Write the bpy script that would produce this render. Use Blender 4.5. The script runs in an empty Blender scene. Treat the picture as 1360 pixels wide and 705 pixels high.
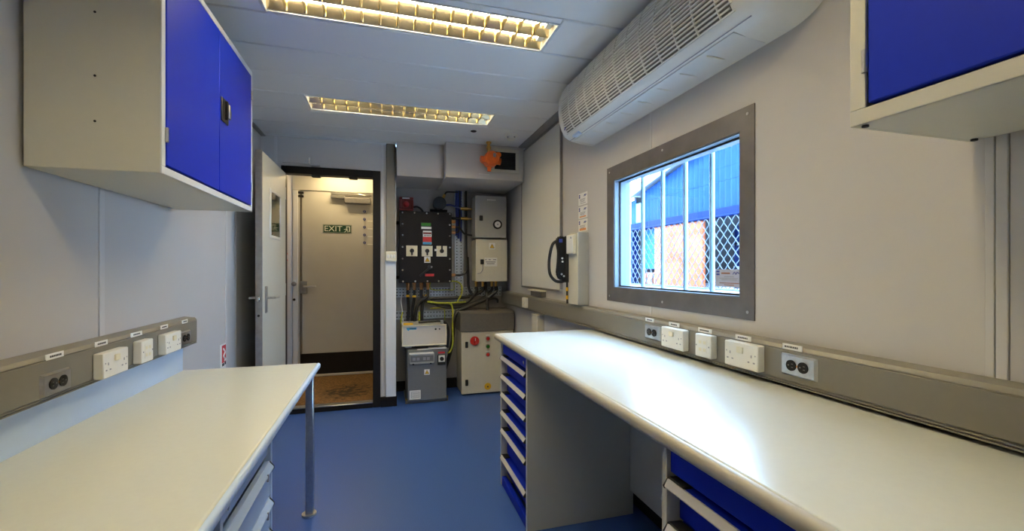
import bpy, bmesh, math, random
from mathutils import Vector, Matrix
random.seed(7)
PI = math.pi
scene = bpy.context.scene
COL = scene.collection

# ------------------------------------------------------------------ camera, world, light, exposure
FPX, CAMH = 580.0, 1.22
cam_d = bpy.data.cameras.new('camera')
cam = bpy.data.objects.new('camera', cam_d)
COL.objects.link(cam)
cam.location = (0, 0, CAMH)
cam.rotation_euler = (PI / 2, 0, -math.atan(169 / FPX))
cam_d.sensor_width = 36.0
cam_d.lens = FPX * 36.0 / 1360.0
cam_d.shift_y = 4.5 / 1360.0
cam_d.clip_start = 0.02
scene.camera = cam

world = bpy.data.worlds.new('sky')
scene.world = world
world.use_nodes = True
bg = world.node_tree.nodes['Background']
bg.inputs[0].default_value = (0.38, 0.64, 1.0, 1)
bg.inputs[1].default_value = 34.0

sun_d = bpy.data.lights.new('sun', 'SUN')
sun_d.energy = 9.0
sun_d.angle = math.radians(0.6)
sun_d.color = (1.0, 0.93, 0.82)
sun = bpy.data.objects.new('sun', sun_d)
COL.objects.link(sun)
sun.rotation_euler = (Vector((0.62, 0.25, -0.75))).to_track_quat('-Z', 'Y').to_euler()

TUBE = 50.0           # emission of the fluorescent tubes
scene.view_settings.view_transform = 'Standard'
scene.view_settings.look = 'None'
scene.view_settings.gamma = 1.0
scene.view_settings.exposure = 0.2
scene.view_settings.use_curve_mapping = False

# ------------------------------------------------------------------ materials
def mat(name, col, rough=0.5, metal=0.0, noise=0.04, nscale=40.0, bump=0.0, bscale=200.0, spec=0.5, coat=0.0):
    m = bpy.data.materials.new(name)
    m.use_nodes = True
    nt = m.node_tree
    b = nt.nodes['Principled BSDF']
    b.inputs['Roughness'].default_value = rough
    b.inputs['Metallic'].default_value = metal
    b.inputs['Specular IOR Level'].default_value = spec
    b.inputs['Coat Weight'].default_value = coat
    tc = nt.nodes.new('ShaderNodeTexCoord')
    nz = nt.nodes.new('ShaderNodeTexNoise')
    nz.inputs['Scale'].default_value = nscale
    nz.inputs['Detail'].default_value = 3.0
    nt.links.new(tc.outputs['Object'], nz.inputs['Vector'])
    cr = nt.nodes.new('ShaderNodeValToRGB')
    cr.color_ramp.elements[0].position = 0.3
    cr.color_ramp.elements[1].position = 0.7
    a = [max(0.0, c * (1 - noise)) for c in col]
    d = [min(1.0, c * (1 + noise)) for c in col]
    cr.color_ramp.elements[0].color = (*a, 1)
    cr.color_ramp.elements[1].color = (*d, 1)
    nt.links.new(nz.outputs['Fac'], cr.inputs['Fac'])
    nt.links.new(cr.outputs['Color'], b.inputs['Base Color'])
    if bump:
        n2 = nt.nodes.new('ShaderNodeTexNoise')
        n2.inputs['Scale'].default_value = bscale
        nt.links.new(tc.outputs['Object'], n2.inputs['Vector'])
        bp = nt.nodes.new('ShaderNodeBump')
        bp.inputs['Strength'].default_value = bump
        bp.inputs['Distance'].default_value = 0.002
        nt.links.new(n2.outputs['Fac'], bp.inputs['Height'])
        nt.links.new(bp.outputs['Normal'], b.inputs['Normal'])
    return m

def emis(name, col, strength):
    m = bpy.data.materials.new(name)
    m.use_nodes = True
    nt = m.node_tree
    nt.nodes.clear()
    e = nt.nodes.new('ShaderNodeEmission')
    e.inputs[0].default_value = (*col, 1)
    e.inputs[1].default_value = strength
    o = nt.nodes.new('ShaderNodeOutputMaterial')
    nt.links.new(e.outputs[0], o.inputs[0])
    return m

def glass_mat(name, tint=(1, 1, 1), refl=1.0):
    m = bpy.data.materials.new(name)
    m.use_nodes = True
    nt = m.node_tree
    nt.nodes.clear()
    t = nt.nodes.new('ShaderNodeBsdfTransparent')
    t.inputs[0].default_value = (*tint, 1)
    g = nt.nodes.new('ShaderNodeBsdfGlossy')
    g.inputs['Roughness'].default_value = 0.02
    f = nt.nodes.new('ShaderNodeFresnel')
    f.inputs[0].default_value = 1.5
    mx = nt.nodes.new('ShaderNodeMixShader')
    o = nt.nodes.new('ShaderNodeOutputMaterial')
    ge = nt.nodes.new('ShaderNodeNewGeometry')
    inv = nt.nodes.new('ShaderNodeMath'); inv.operation = 'SUBTRACT'; inv.inputs[0].default_value = 1.0
    mu = nt.nodes.new('ShaderNodeMath'); mu.operation = 'MULTIPLY'
    nt.links.new(ge.outputs['Backfacing'], inv.inputs[1])
    nt.links.new(f.outputs[0], mu.inputs[0])
    nt.links.new(inv.outputs[0], mu.inputs[1])
    nt.links.new(mu.outputs[0], mx.inputs[0])
    nt.links.new(t.outputs[0], mx.inputs[1])
    nt.links.new(g.outputs[0], mx.inputs[2])
    nt.links.new(mx.outputs[0], o.inputs[0])
    return m

M = {}
M['wall'] = mat('wall panel grey', (0.55, 0.535, 0.53), 0.42, noise=0.015, nscale=3, bump=0.05, bscale=300)
M['strip'] = mat('joint strip grey', (0.60, 0.59, 0.59), 0.4, noise=0.01)
M['ceil'] = mat('ceiling panel', (0.78, 0.80, 0.82), 0.45, noise=0.01, nscale=3)
M['cornice'] = mat('dark grey trim', (0.22, 0.22, 0.22), 0.45)
M['floor'] = mat('blue vinyl', (0.036, 0.095, 0.34), 0.38, noise=0.22, nscale=260, bump=0.05, bscale=500)
M['black'] = mat('black skirting', (0.010, 0.008, 0.008), 0.5, spec=0.25)
M['blackmatt'] = mat('black matt', (0.010, 0.010, 0.011), 0.6)
M['cab'] = mat('light grey enamel', (0.60, 0.59, 0.52), 0.38, noise=0.01)
M['cabwhite'] = mat('white enamel', (0.72, 0.73, 0.73), 0.35, noise=0.01)
M['blue'] = mat('blue enamel', (0.005, 0.024, 0.44), 0.5, noise=0.02, spec=0.15)
M['handle'] = mat('handle grey', (0.66, 0.64, 0.60), 0.35, noise=0.01)
M['bench'] = mat('bench laminate', (0.64, 0.66, 0.60), 0.24, noise=0.012, nscale=60)
M['edge'] = mat('bench edging', (0.40, 0.375, 0.32), 0.4, noise=0.01)
M['trunk'] = mat('trunking grey', (0.195, 0.185, 0.16), 0.4, noise=0.02)
M['trunklid'] = mat('trunking lid', (0.175, 0.166, 0.145), 0.42, noise=0.02)
M['white'] = mat('white plastic', (0.80, 0.79, 0.74), 0.3, noise=0.01)
M['ivory'] = mat('ivory plastic', (0.78, 0.73, 0.56), 0.35, noise=0.02)
M['paper'] = mat('white label', (0.82, 0.82, 0.80), 0.5, noise=0.01)
M['ink'] = mat('dark ink', (0.03, 0.03, 0.04), 0.6)
M['inkgrey'] = mat('grey ink', (0.30, 0.30, 0.34), 0.6)
M['inkblue'] = mat('blue ink', (0.03, 0.05, 0.30), 0.6)
M['inkorange'] = mat('orange ink', (0.80, 0.33, 0.12), 0.6)
M['inkred'] = mat('red ink', (0.62, 0.03, 0.04), 0.5)
M['steel'] = mat('brushed steel', (0.55, 0.55, 0.55), 0.32, 1.0, noise=0.08, nscale=80)
M['steeldark'] = mat('dull steel plate', (0.30, 0.29, 0.29), 0.42, 0.75, noise=0.1, nscale=30)
M['chrome'] = mat('chrome', (0.8, 0.8, 0.8), 0.12, 1.0)
M['alu'] = mat('aluminium reflector', (0.82, 0.70, 0.46), 0.18, 1.0, noise=0.03)
M['brass'] = mat('brass', (0.60, 0.36, 0.10), 0.3, 1.0, noise=0.1)
M['copper'] = mat('copper gland', (0.62, 0.30, 0.12), 0.35, 0.9, noise=0.1)
M['plate'] = mat('window plate steel', (0.17, 0.16, 0.16), 0.40, 0.55, noise=0.12, nscale=12)
M['greydoor'] = mat('pale grey door', (0.56, 0.55, 0.52), 0.4, noise=0.02, nscale=6)
M['doorpale'] = mat('cream door leaf', (0.62, 0.61, 0.53), 0.38, noise=0.015)
M['mat'] = mat('brown coir', (0.20, 0.105, 0.035), 0.95, noise=0.45, nscale=60, bump=0.6, bscale=700)
def stain(m, centre, size, col):
    nt = m.node_tree; b = nt.nodes['Principled BSDF']
    src = b.inputs['Base Color'].links[0].from_socket
    tc = nt.nodes.new('ShaderNodeTexCoord'); vs = nt.nodes.new('ShaderNodeVectorMath'); vs.operation = 'SUBTRACT'; vs.inputs[1].default_value = centre
    vm = nt.nodes.new('ShaderNodeVectorMath'); vm.operation = 'DIVIDE'; vm.inputs[1].default_value = size
    ln = nt.nodes.new('ShaderNodeVectorMath'); ln.operation = 'LENGTH'
    nz = nt.nodes.new('ShaderNodeTexNoise'); nz.inputs['Scale'].default_value = 16.0; nz.inputs['Detail'].default_value = 4.0
    a = nt.nodes.new('ShaderNodeMath'); a.operation = 'MULTIPLY_ADD'; a.inputs[1].default_value = 2.6
    mr = nt.nodes.new('ShaderNodeMapRange'); mr.inputs[1].default_value = 1.55; mr.inputs[2].default_value = 2.1; mr.inputs[3].default_value = 0.85; mr.inputs[4].default_value = 0.0
    mx = nt.nodes.new('ShaderNodeMixRGB'); mx.inputs[2].default_value = (*col, 1)
    L = nt.links.new
    L(tc.outputs['Object'], vs.inputs[0]); L(vs.outputs[0], vm.inputs[0]); L(vm.outputs[0], ln.inputs[0]); L(tc.outputs['Object'], nz.inputs['Vector'])
    L(nz.outputs['Fac'], a.inputs[0]); L(ln.outputs['Value'], a.inputs[2]); L(a.outputs[0], mr.inputs[0]); L(mr.outputs[0], mx.inputs[0]); L(src, mx.inputs[1]); L(mx.outputs[0], b.inputs['Base Color'])
stain(M['mat'], (.10, -.10, .0), (.26, .34, 1.0), (.02, .013, .008))
M['acw'] = mat('white appliance plastic', (0.84, 0.84, 0.80), 0.26, noise=0.01)
M['acdark'] = mat('grille recess', (0.16, 0.15, 0.14), 0.6)
M['board'] = mat('whiteboard enamel', (0.78, 0.77, 0.70), 0.22, noise=0.01)
M['ex'] = mat('black enclosure', (0.011, 0.009, 0.010), 0.55, noise=0.2, nscale=200, spec=0.2)
M['green'] = mat('green lamp', (0.03, 0.22, 0.02), 0.3)
M['greensign'] = mat('sign green', (0.008, 0.055, 0.032), 0.4)
M['signwhite'] = mat('sign white', (0.72, 0.75, 0.66), 0.5)
M['red'] = mat('signal red', (0.60, 0.025, 0.02), 0.35)
M['darkred'] = mat('dark red plastic', (0.22, 0.025, 0.018), 0.45)
M['orange'] = mat('safety orange', (0.75, 0.13, 0.012), 0.4, noise=0.08)
M['yellow'] = mat('warning yellow', (0.80, 0.48, 0.02), 0.5)
M['gyellow'] = mat('green yellow sheath', (0.42, 0.44, 0.03), 0.5, noise=0.3, nscale=60)
M['cable'] = mat('black cable', (0.012, 0.012, 0.014), 0.45)
M['bluecable'] = mat('blue cable', (0.012, 0.03, 0.20), 0.45)
M['tray'] = mat('galvanised tray', (0.50, 0.54, 0.58), 0.4, 0.6, noise=0.12, nscale=40)
M['boxgrey'] = mat('grey enclosure', (0.40, 0.40, 0.38), 0.42, noise=0.02)
M['boxcream'] = mat('cream enclosure', (0.64, 0.61, 0.50), 0.42, noise=0.02)
M['boxdark'] = mat('slate grey cabinet', (0.15, 0.16, 0.175), 0.42, noise=0.03)
M['hood'] = mat('taupe hood steel', (0.19, 0.175, 0.155), 0.35, 0.4, noise=0.06)
M['upswhite'] = mat('warm white housing', (0.62, 0.58, 0.53), 0.4, noise=0.01)
M['logoblue'] = mat('logo blue', (0.05, 0.30, 0.58), 0.5)
M['tube'] = emis('lit tube', (1.0, 0.89, 0.62), TUBE)
M['bulk'] = emis('lit bulkhead lamp', (1.0, 0.74, 0.36), 42.0)
M['glass'] = glass_mat('window glass')
M['smoke'] = mat('dark glass', (0.02, 0.03, 0.025), 0.05, spec=0.8)
M['cladding'] = mat('blue cladding', (0.010, 0.034, 0.110), 0.7, noise=0.10, nscale=8, spec=0.05)
M['beam'] = mat('blue painted steel', (0.002, 0.010, 0.050), 0.6, noise=0.05, spec=0.05)
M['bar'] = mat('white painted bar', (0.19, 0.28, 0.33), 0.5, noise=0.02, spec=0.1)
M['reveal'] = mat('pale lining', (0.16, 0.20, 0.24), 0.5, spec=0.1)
M['notice'] = mat('grey notice', (0.42, 0.45, 0.58), 0.6)
M['paleblue_daylit'] = mat('pale blue with daylight tint', (0.50, 0.63, 0.82), 0.3, noise=0.01)  # window daylight painted into white desk parts; own blue on the display
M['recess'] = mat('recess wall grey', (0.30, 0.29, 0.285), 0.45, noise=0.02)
M['deck'] = mat('deck grey', (0.30, 0.33, 0.36), 0.7, noise=0.1, spec=0.1)
M['navy'] = mat('blue sheet', (0.012, 0.09, 0.36), 0.6, spec=0.1)
M['wire'] = mat('galvanised wire', (0.06, 0.08, 0.10), 0.6, 0.0, noise=0.05, spec=0.1)
M['tarp'] = mat('faded orange sheet', (0.46, 0.105, 0.045), 0.7, noise=0.35, nscale=4, spec=0.05)
M['concrete'] = mat('pale concrete', (0.46, 0.46, 0.46), 0.8, noise=0.12, nscale=4, bump=0.3, bscale=60)
M['dark'] = mat('dark interior', (0.035, 0.035, 0.04), 0.8)
M['crate'] = mat('brown crate', (0.28, 0.13, 0.09), 0.7, noise=0.2, nscale=10)
M['roofgrey'] = mat('grey verge', (0.14, 0.17, 0.21), 0.6, spec=0.1)
M['cyan'] = mat('pale cyan sheet', (0.08, 0.20, 0.25), 0.6, spec=0.1)

# ------------------------------------------------------------------ helpers
WL = {}                      # world location of each parent

def nb():
    return bmesh.new()

def _merge(bm, tmp):
    me = bpy.data.meshes.new('t')
    tmp.to_mesh(me)
    tmp.free()
    bm.from_mesh(me)
    bpy.data.meshes.remove(me)

def box(bm, x0, x1, y0, y1, z0, z1, bev=0.0, seg=1):
    t = bmesh.new()
    bmesh.ops.create_cube(t, size=1.0)
    sx, sy, sz = abs(x1 - x0), abs(y1 - y0), abs(z1 - z0)
    for v in t.verts:
        v.co = Vector(((x0 + x1) / 2 + v.co.x * sx, (y0 + y1) / 2 + v.co.y * sy, (z0 + z1) / 2 + v.co.z * sz))
    if bev > 0:
        bmesh.ops.bevel(t, geom=list(t.edges), offset=min(bev, 0.45 * min(sx, sy, sz)), segments=seg, profile=0.5, affect='EDGES')
    _merge(bm, t)
    return bm

def B(x0, x1, y0, y1, z0, z1, bev=0.0, seg=1):
    return box(nb(), x0, x1, y0, y1, z0, z1, bev, seg)

def cyl(bm, p0, p1, r, seg=16, r2=None):
    p0, p1 = Vector(p0), Vector(p1)
    d = p1 - p0
    t = bmesh.new()
    bmesh.ops.create_cone(t, cap_ends=True, segments=seg, radius1=r, radius2=r if r2 is None else r2, depth=d.length)
    q = d.to_track_quat('Z', 'Y').to_matrix().to_4x4()
    bmesh.ops.transform(t, matrix=Matrix.Translation((p0 + p1) / 2) @ q, verts=t.verts)
    _merge(bm, t)
    return bm

def Cy(p0, p1, r, seg=16, r2=None):
    return cyl(nb(), p0, p1, r, seg, r2)

def sph(bm, c, r, sc=(1, 1, 1), seg=16):
    t = bmesh.new()
    bmesh.ops.create_uvsphere(t, u_segments=seg, v_segments=max(6, seg // 2), radius=r)
    for v in t.verts:
        v.co = Vector((c[0] + v.co.x * sc[0], c[1] + v.co.y * sc[1], c[2] + v.co.z * sc[2]))
    _merge(bm, t)
    return bm

def catmull(pts, n=6):
    P = [Vector(p) for p in pts]
    if len(P) < 3:
        return P
    out = []
    for i in range(len(P) - 1):
        a = P[max(i - 1, 0)]; b = P[i]; c = P[i + 1]; d = P[min(i + 2, len(P) - 1)]
        for k in range(n):
            t = k / n
            out.append(0.5 * ((2 * b) + (c - a) * t + (2 * a - 5 * b + 4 * c - d) * t * t + (3 * b - a - 3 * c + d) * t ** 3))
    out.append(P[-1])
    return out

def tube(bm, pts, r, seg=8, smooth=6):
    P = catmull(pts, smooth) if smooth else [Vector(p) for p in pts]
    rings = []
    up = None
    for i, p in enumerate(P):
        d = (P[min(i + 1, len(P) - 1)] - P[max(i - 1, 0)]).normalized()
        if up is None:
            up = d.orthogonal().normalized()
        up = (up - d * up.dot(d))
        if up.length < 1e-5:
            up = d.orthogonal()
        up.normalize()
        s = d.cross(up)
        rings.append([bm.verts.new(p + (up * math.cos(2 * PI * k / seg) + s * math.sin(2 * PI * k / seg)) * r) for k in range(seg)])
    for a, b in zip(rings[:-1], rings[1:]):
        for k in range(seg):
            bm.faces.new((a[k], a[(k + 1) % seg], b[(k + 1) % seg], b[k]))
    bm.faces.new(list(reversed(rings[0])))
    bm.faces.new(rings[-1])
    return bm

def prism(bm, poly, axis, a0, a1):
    """poly: 2D points in the two other axes (in x,y,z order), extruded along axis."""
    def v3(p, a):
        if axis == 'x': return (a, p[0], p[1])
        if axis == 'y': return (p[0], a, p[1])
        return (p[0], p[1], a)
    v0 = [bm.verts.new(v3(p, a0)) for p in poly]
    v1 = [bm.verts.new(v3(p, a1)) for p in poly]
    n = len(poly)
    fs = [bm.faces.new(v0), bm.faces.new(list(reversed(v1)))]
    for i in range(n):
        fs.append(bm.faces.new((v0[i], v1[i], v1[(i + 1) % n], v0[(i + 1) % n])))
    bmesh.ops.recalc_face_normals(bm, faces=fs)
    return bm

def Pr(poly, axis, a0, a1):
    return prism(nb(), poly, axis, a0, a1)

def _mesh(name, bm, m, org, smooth):
    if org is not None:
        bmesh.ops.translate(bm, verts=bm.verts, vec=-Vector(org))
    me = bpy.data.meshes.new(name)
    bm.to_mesh(me)
    bm.free()
    me.materials.append(m)
    if smooth:
        for p in me.polygons:
            p.use_smooth = True
        me.set_sharp_from_angle(angle=math.radians(38))
    return me

def thing(name, label, cat, loc, group=None):
    o = bpy.data.objects.new(name, None)
    o.empty_display_size = 0.05
    COL.objects.link(o)
    o.location = loc
    o['label'] = label
    o['category'] = cat
    if group: o['group'] = group
    WL[o.name] = Vector(loc)
    return o

def part(name, bm, m, parent, smooth=True, label=None, stuff=False):
    org = WL[parent.name]
    me = _mesh(name, bm, m, org, smooth)
    o = bpy.data.objects.new(name, me)
    COL.objects.link(o)
    o.parent = parent
    WL[o.name] = org
    if label: o['label'] = label
    if stuff: o['kind'] = 'stuff'
    return o

def solo(name, bm, m, label, cat, loc, group=None, smooth=True):
    me = _mesh(name, bm, m, loc, smooth)
    o = bpy.data.objects.new(name, me)
    COL.objects.link(o)
    o.location = loc
    WL[o.name] = Vector(loc)
    o['label'] = label
    o['category'] = cat
    if group: o['group'] = group
    return o

def struct(name, bm, m, smooth=True, label=None):
    me = _mesh(name, bm, m, None, smooth)
    o = bpy.data.objects.new(name, me)
    COL.objects.link(o)
    o['kind'] = 'structure'
    WL[o.name] = Vector((0, 0, 0))
    if label: o['label'] = label
    return o

def copy_thing(o, delta, label):
    def rec(src, par):
        c = src.copy()
        COL.objects.link(c)
        c.parent = par
        for ch in src.children:
            rec(ch, c)
        return c
    n = rec(o, None)
    n.location = Vector(o.location) + Vector(delta)
    n['label'] = label
    WL[n.name] = Vector(n.location)
    return n

def text_bm(s, size, origin, xdir, ydir, depth=0.0006, align='CENTER'):
    cu = bpy.data.curves.new('txt', 'FONT')
    cu.body = s
    cu.size = size
    cu.align_x = align
    cu.align_y = 'CENTER'
    cu.extrude = depth
    cu.resolution_u = 2
    o = bpy.data.objects.new('txt', cu)
    COL.objects.link(o)
    dg = bpy.context.evaluated_depsgraph_get()
    me = bpy.data.meshes.new_from_object(o.evaluated_get(dg))
    bm = bmesh.new()
    bm.from_mesh(me)
    bpy.data.objects.remove(o)
    bpy.data.curves.remove(cu)
    bpy.data.meshes.remove(me)
    x = Vector(xdir); y = Vector(ydir); z = x.cross(y)
    mt = Matrix((x, y, z)).transposed().to_4x4()
    mt.translation = Vector(origin)
    bmesh.ops.transform(bm, matrix=mt, verts=bm.verts)
    return bm

def frame_y(bm, x0, x1, z0, z1, w, y0, y1, bev=0.0):
    """rectangular frame in the xz plane"""
    box(bm, x0, x1, y0, y1, z1 - w, z1, bev); box(bm, x0, x1, y0, y1, z0, z0 + w, bev)
    box(bm, x0, x0 + w, y0, y1, z0 + w, z1 - w, bev); box(bm, x1 - w, x1, y0, y1, z0 + w, z1 - w, bev)
    return bm

def frame_x(bm, y0, y1, z0, z1, w, x0, x1, bev=0.0):
    box(bm, x0, x1, y0, y1, z1 - w, z1, bev); box(bm, x0, x1, y0, y1, z0, z0 + w, bev)
    box(bm, x0, x1, y0, y0 + w, z0 + w, z1 - w, bev); box(bm, x0, x1, y1 - w, y1, z0 + w, z1 - w, bev)
    return bm

def triangle_sign(parent, x, y, z, s, plate=True):
    """yellow warning triangle with a black border and bolt, facing -y"""
    if plate:
        part('sign_plate', B(x - s * .62, x + s * .62, y - .001, y, z - s * .62, z + s * .62), M['paper'], parent)
    def tri(k, yy0, yy1):
        return Pr([(x - .5 * s * k, z - .42 * s * k), (x + .5 * s * k, z - .42 * s * k), (x, z + .48 * s * k)], 'y', yy0, yy1)
    part('sign_border', tri(1.0, y - .0018, y - .001), M['ink'], parent)
    part('sign_triangle', tri(.8, y - .0024, y - .0018), M['yellow'], parent)
    part('sign_bolt', Pr([(x + .03 * s, z + .16 * s), (x - .08 * s, z - .06 * s), (x, z - .05 * s), (x - .03 * s, z - .26 * s), (x + .09 * s, z - .0 * s), (x + .01 * s, z - .01 * s)], 'y', y - .003, y - .0024), M['ink'], parent)

# ================================================================== THE SETTING
XL, XR, ZC, YP, YB, YR = -0.985, 1.25, 2.33, 4.05, 4.50, -0.60
floor = struct('floor', B(XL - .1, XR + .1, YR - .1, 5.5, -.06, 0), M['floor'])

# ceiling: roof deck and the panel strips under it, with the light openings left free
ceiling = struct('ceiling', B(XL - .1, XR + .1, YR - .1, 5.5, 2.46, 2.52), M['ceil'])
PITCH = .308
LIGHTS = [(.745, .62), (1.97, 1.805), (3.175, 3.037)]    # centre y, start of the strip that holds it
LX0, LX1 = -.485, .755
y = 1.805 - 8 * PITCH
while y < YP:
    y0, y1 = max(y, YR), min(y + PITCH, YP)
    if y1 > y0:
        lt = [c for c, s in LIGHTS if y0 - .001 < c < y1 + .001 and c - .125 >= y0 and c + .125 <= y1]
        if lt:
            c = lt[0]
            part('ceiling_panel', B(XL, LX0 - .012, y0 + .0025, y1 - .0025, ZC, ZC + .015, .006), M['ceil'], ceiling)
            part('ceiling_panel', B(LX1 + .012, XR, y0 + .0025, y1 - .0025, ZC, ZC + .015, .006), M['ceil'], ceiling)
            part('ceiling_panel', B(LX0 - .010, LX1 + .010, y0 + .0015, c - .127, ZC, ZC + .015, .003), M['ceil'], ceiling)
            part('ceiling_panel', B(LX0 - .010, LX1 + .010, c + .127, y1 - .0015, ZC, ZC + .015, .003), M['ceil'], ceiling)
        else:
            part('ceiling_panel', B(XL, XR, y0 + .0025, y1 - .0025, ZC, ZC + .015, .006), M['ceil'], ceiling)
    y += PITCH

# left wall with its panels
wl = struct('wall_left', B(XL - .1, XL - .006, YR - .1, 5.5, 0, 2.46), M['wall'])
for a, b in ((YR, .638), (.642, 1.918), (1.952, 3.214), (3.248, 3.415)):
    part('wall_panel', B(XL - .006, XL, a, b, 0, 2.33, .002), M['wall'], wl)
part('wall_panel', B(XL - .006, XL, 3.535, YP, 0, 2.33, .002), M['wall'], wl)
for yc, w in ((1.935, .030), (3.231, .030), (3.475, .118)):
    part('joint_strip', B(XL - .006, XL + .003, yc - w / 2, yc + w / 2, 0, 2.33, .002), M['strip'], wl)
# right wall, holed for the window
WY0, WY1, WZ0, WZ1 = 1.300, 2.215, 1.113, 1.722
bm = nb()
box(bm, XR + .006, XR + .095, YR - .1, WY0, 0, 2.46)
box(bm, XR + .006, XR + .095, WY1, 5.5, 0, 2.46)
box(bm, XR + .006, XR + .095, WY0, WY1, 0, WZ0)
box(bm, XR + .006, XR + .095, WY0, WY1, WZ1, 2.46)
wr = struct('wall_right', bm, M['wall'])
part('wall_panel', B(XR, XR + .006, YR, .584, 0, 2.33, .002), M['wall'], wr)
for (a, b, c, d) in ((.622, WY0, 0, 2.33), (WY0, 1.858, 0, WZ0), (WY0, 1.858, WZ1, 2.33), (1.862, WY1, 0, WZ0), (1.862, WY1, WZ1, 2.33), (WY1, 3.09, 0, 2.33), (3.093, YB, 0, 2.33)):
    part('wall_panel', B(XR, XR + .006, a, b, c, d), M['wall'], wr)
for (a, b, c, d) in ((.5845, .6045, 0, 2.33), (.606, .6215, 0, 2.33), (1.853, 1.867, .9, 1.04), (1.853, 1.867, 1.79, 2.33)):
    part('joint_strip', B(XR - .003, XR + .006, a, b, c, d, .0015), M['strip'], wr)
# rear wall behind the camera
struct('wall_rear', B(XL, XR, YR - .1, YR, 0, 2.46), M['wall'])
# partition with the doorway, the recess and the lobby beyond
bm = nb()
DX0, DX1, DZ = -.800, -.100, 2.022
box(bm, XL, DX0 - .02, YP, YP + .06, 0, 2.33)
box(bm, DX1 + .02, .095, YP, YP + .06, 0, 2.33)
box(bm, DX0 - .02, DX1 + .02, YP, YP + .06, DZ + .02, 2.33)
wp = struct('wall_partition', bm, M['wall'])
part('joint_strip', B(-.885, -.862, YP - .003, YP, 2.09, 2.33, .001), M['strip'], wp)
part('joint_strip', B(-.030, -.012, YP - .003, YP, .1, 2.33, .001), M['strip'], wp)
struct('wall_recess_side', B(.060, .100, YP + .06, 5.40, 0, 2.33), M['wall'])
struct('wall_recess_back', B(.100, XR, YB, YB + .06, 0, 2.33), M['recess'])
struct('wall_end', B(XL, .1, 5.400, 5.50, 0, 2.46), M['wall'])
struct('ceiling_lobby', B(XL, .06, YP + .06, 5.40, 2.315, 2.33), M['ceil'])
# skirtings and trims
struct('baseboard_recess', B(.100, XR, YB - .012, YB, 0, .10, .003), M['black'])
struct('baseboard_right', B(XR - .012, XR, .2, YB - .012, 0, .10, .003), M['black'])
struct('baseboard_left', B(XL, XL + .012, 1.7, 3.25, 0, .10, .003), M['black'])
struct('baseboard_post', B(-.036, .104, YP - .034, YP, 0, .085, .003), M['black'])
struct('trim_1', B(1.165, XR, YR, 3.79, ZC - .012, ZC - .001, .002), M['cornice'], label='dark grey strip along the ceiling over the right wall')
struct('trim_2', B(XL, XL + .035, YR, YP, ZC - .012, ZC - .001, .002), M['cornice'], label='dark grey strip along the ceiling over the left wall')
struct('trim_3', B(.012, .090, YP - .030, YP, 1.36, 2.33, .004), M['trunk'], label='taupe conduit cover above the light switch')
struct('trim_4', B(.006, .096, YP - .028, YP, .085, 1.30, .004), M['cabwhite'], label='white conduit cover below the light switch')
struct('trim_5', B(.100, .508, 3.925, YB, 2.030, ZC - .001, .002), M['wall'], label='grey bulkhead over the electrical recess')
# door lining and sill
bm = nb()
box(bm, DX0 - .030, DX0, YP - .022, YP + .075, 0, DZ + .062, .003)
box(bm, DX1, DX1 + .064, YP - .022, YP + .075, 0, DZ + .062, .003)
box(bm, DX0, DX1, YP - .022, YP + .075, DZ, DZ + .062, .003)
trim6 = struct('trim_6', bm, M['black'], label='black door lining around the open doorway')
for xx in (-.60, -.30):
    part('keep', B(xx, xx + .07, YP - .004, YP + .05, DZ - .016, DZ, .003), M['blackmatt'], trim6)
sill = struct('trim_7', B(DX0, DX1, YP - .024, YP + .05, .0, .045, .004), M['black'], label='door sill with a bare aluminium nosing')
part('nosing', B(DX0, DX1, YP - .030, YP + .045, .042, .052, .003), M['steel'], sill)

# window
bm = nb()
fy0, fy1, fz0, fz1 = 1.234, 2.293, 1.037, 1.803
wx0, wx1 = XR - .004, XR
box(bm, wx0, wx1, fy0, fy1, WZ1, fz1); box(bm, wx0, wx1, fy0, fy1, fz0, WZ0)
box(bm, wx0, wx1, fy0, WY0, WZ0, WZ1); box(bm, wx0, wx1, WY1, fy1, WZ0, WZ1)
win = struct('window_1', bm, M['plate'], smooth=False, label='barred window with a wide grey steel plate surround')
for yy in (fy0 + .03, (fy0 + fy1) / 2, fy1 - .03):
    for zz in (fz0 + .028, fz1 - .028):
        part('screw', Cy((wx0 - .002, yy, zz), (wx0, yy, zz), .0055, 10), M['steel'], win)
bm = nb()
box(bm, XR, 1.345, WY1 - .006, WY1, WZ0, WZ1); box(bm, XR, 1.345, WY0, WY0 + .006, WZ0, WZ1)
box(bm, XR, 1.345, WY0, WY1, WZ1 - .006, WZ1); box(bm, XR, 1.345, WY0, WY1, WZ0, WZ0 + .006)
part('reveal', bm, M['reveal'], win, label='white lining of the window opening')
part('pane', B(1.284, 1.288, WY0 + .006, WY1 - .006, WZ0 + .006, WZ1 - .006), M['glass'], win)
bm = nb(); frame_x(bm, WY0 + .006, WY1 - .006, WZ0 + .006, WZ1 - .006, .008, 1.279, 1.284)
part('gasket', bm, M['blackmatt'], win)
for yy in (2.290, 2.101, 1.923, 1.747, 1.573, 1.399, 1.225):
    r = .011 if yy < 2.2 else .024
    part('bar', Cy((1.350 + r, yy, .95), (1.350 + r, yy, 1.92), r, 14), M['bar'], win)
for zz in (.96, 1.90):
    part('bar_rail', B(1.366, 1.394, 1.15, 2.36, zz - .02, zz + .02, .003), M['bar'], win)
for yy in (1.17, 2.34):
    for zz in (.96, 1.90):
        part('bar_bracket', B(1.345, 1.37, yy - .02, yy + .02, zz - .02, zz + .02, .003), M['bar'], win)

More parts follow.
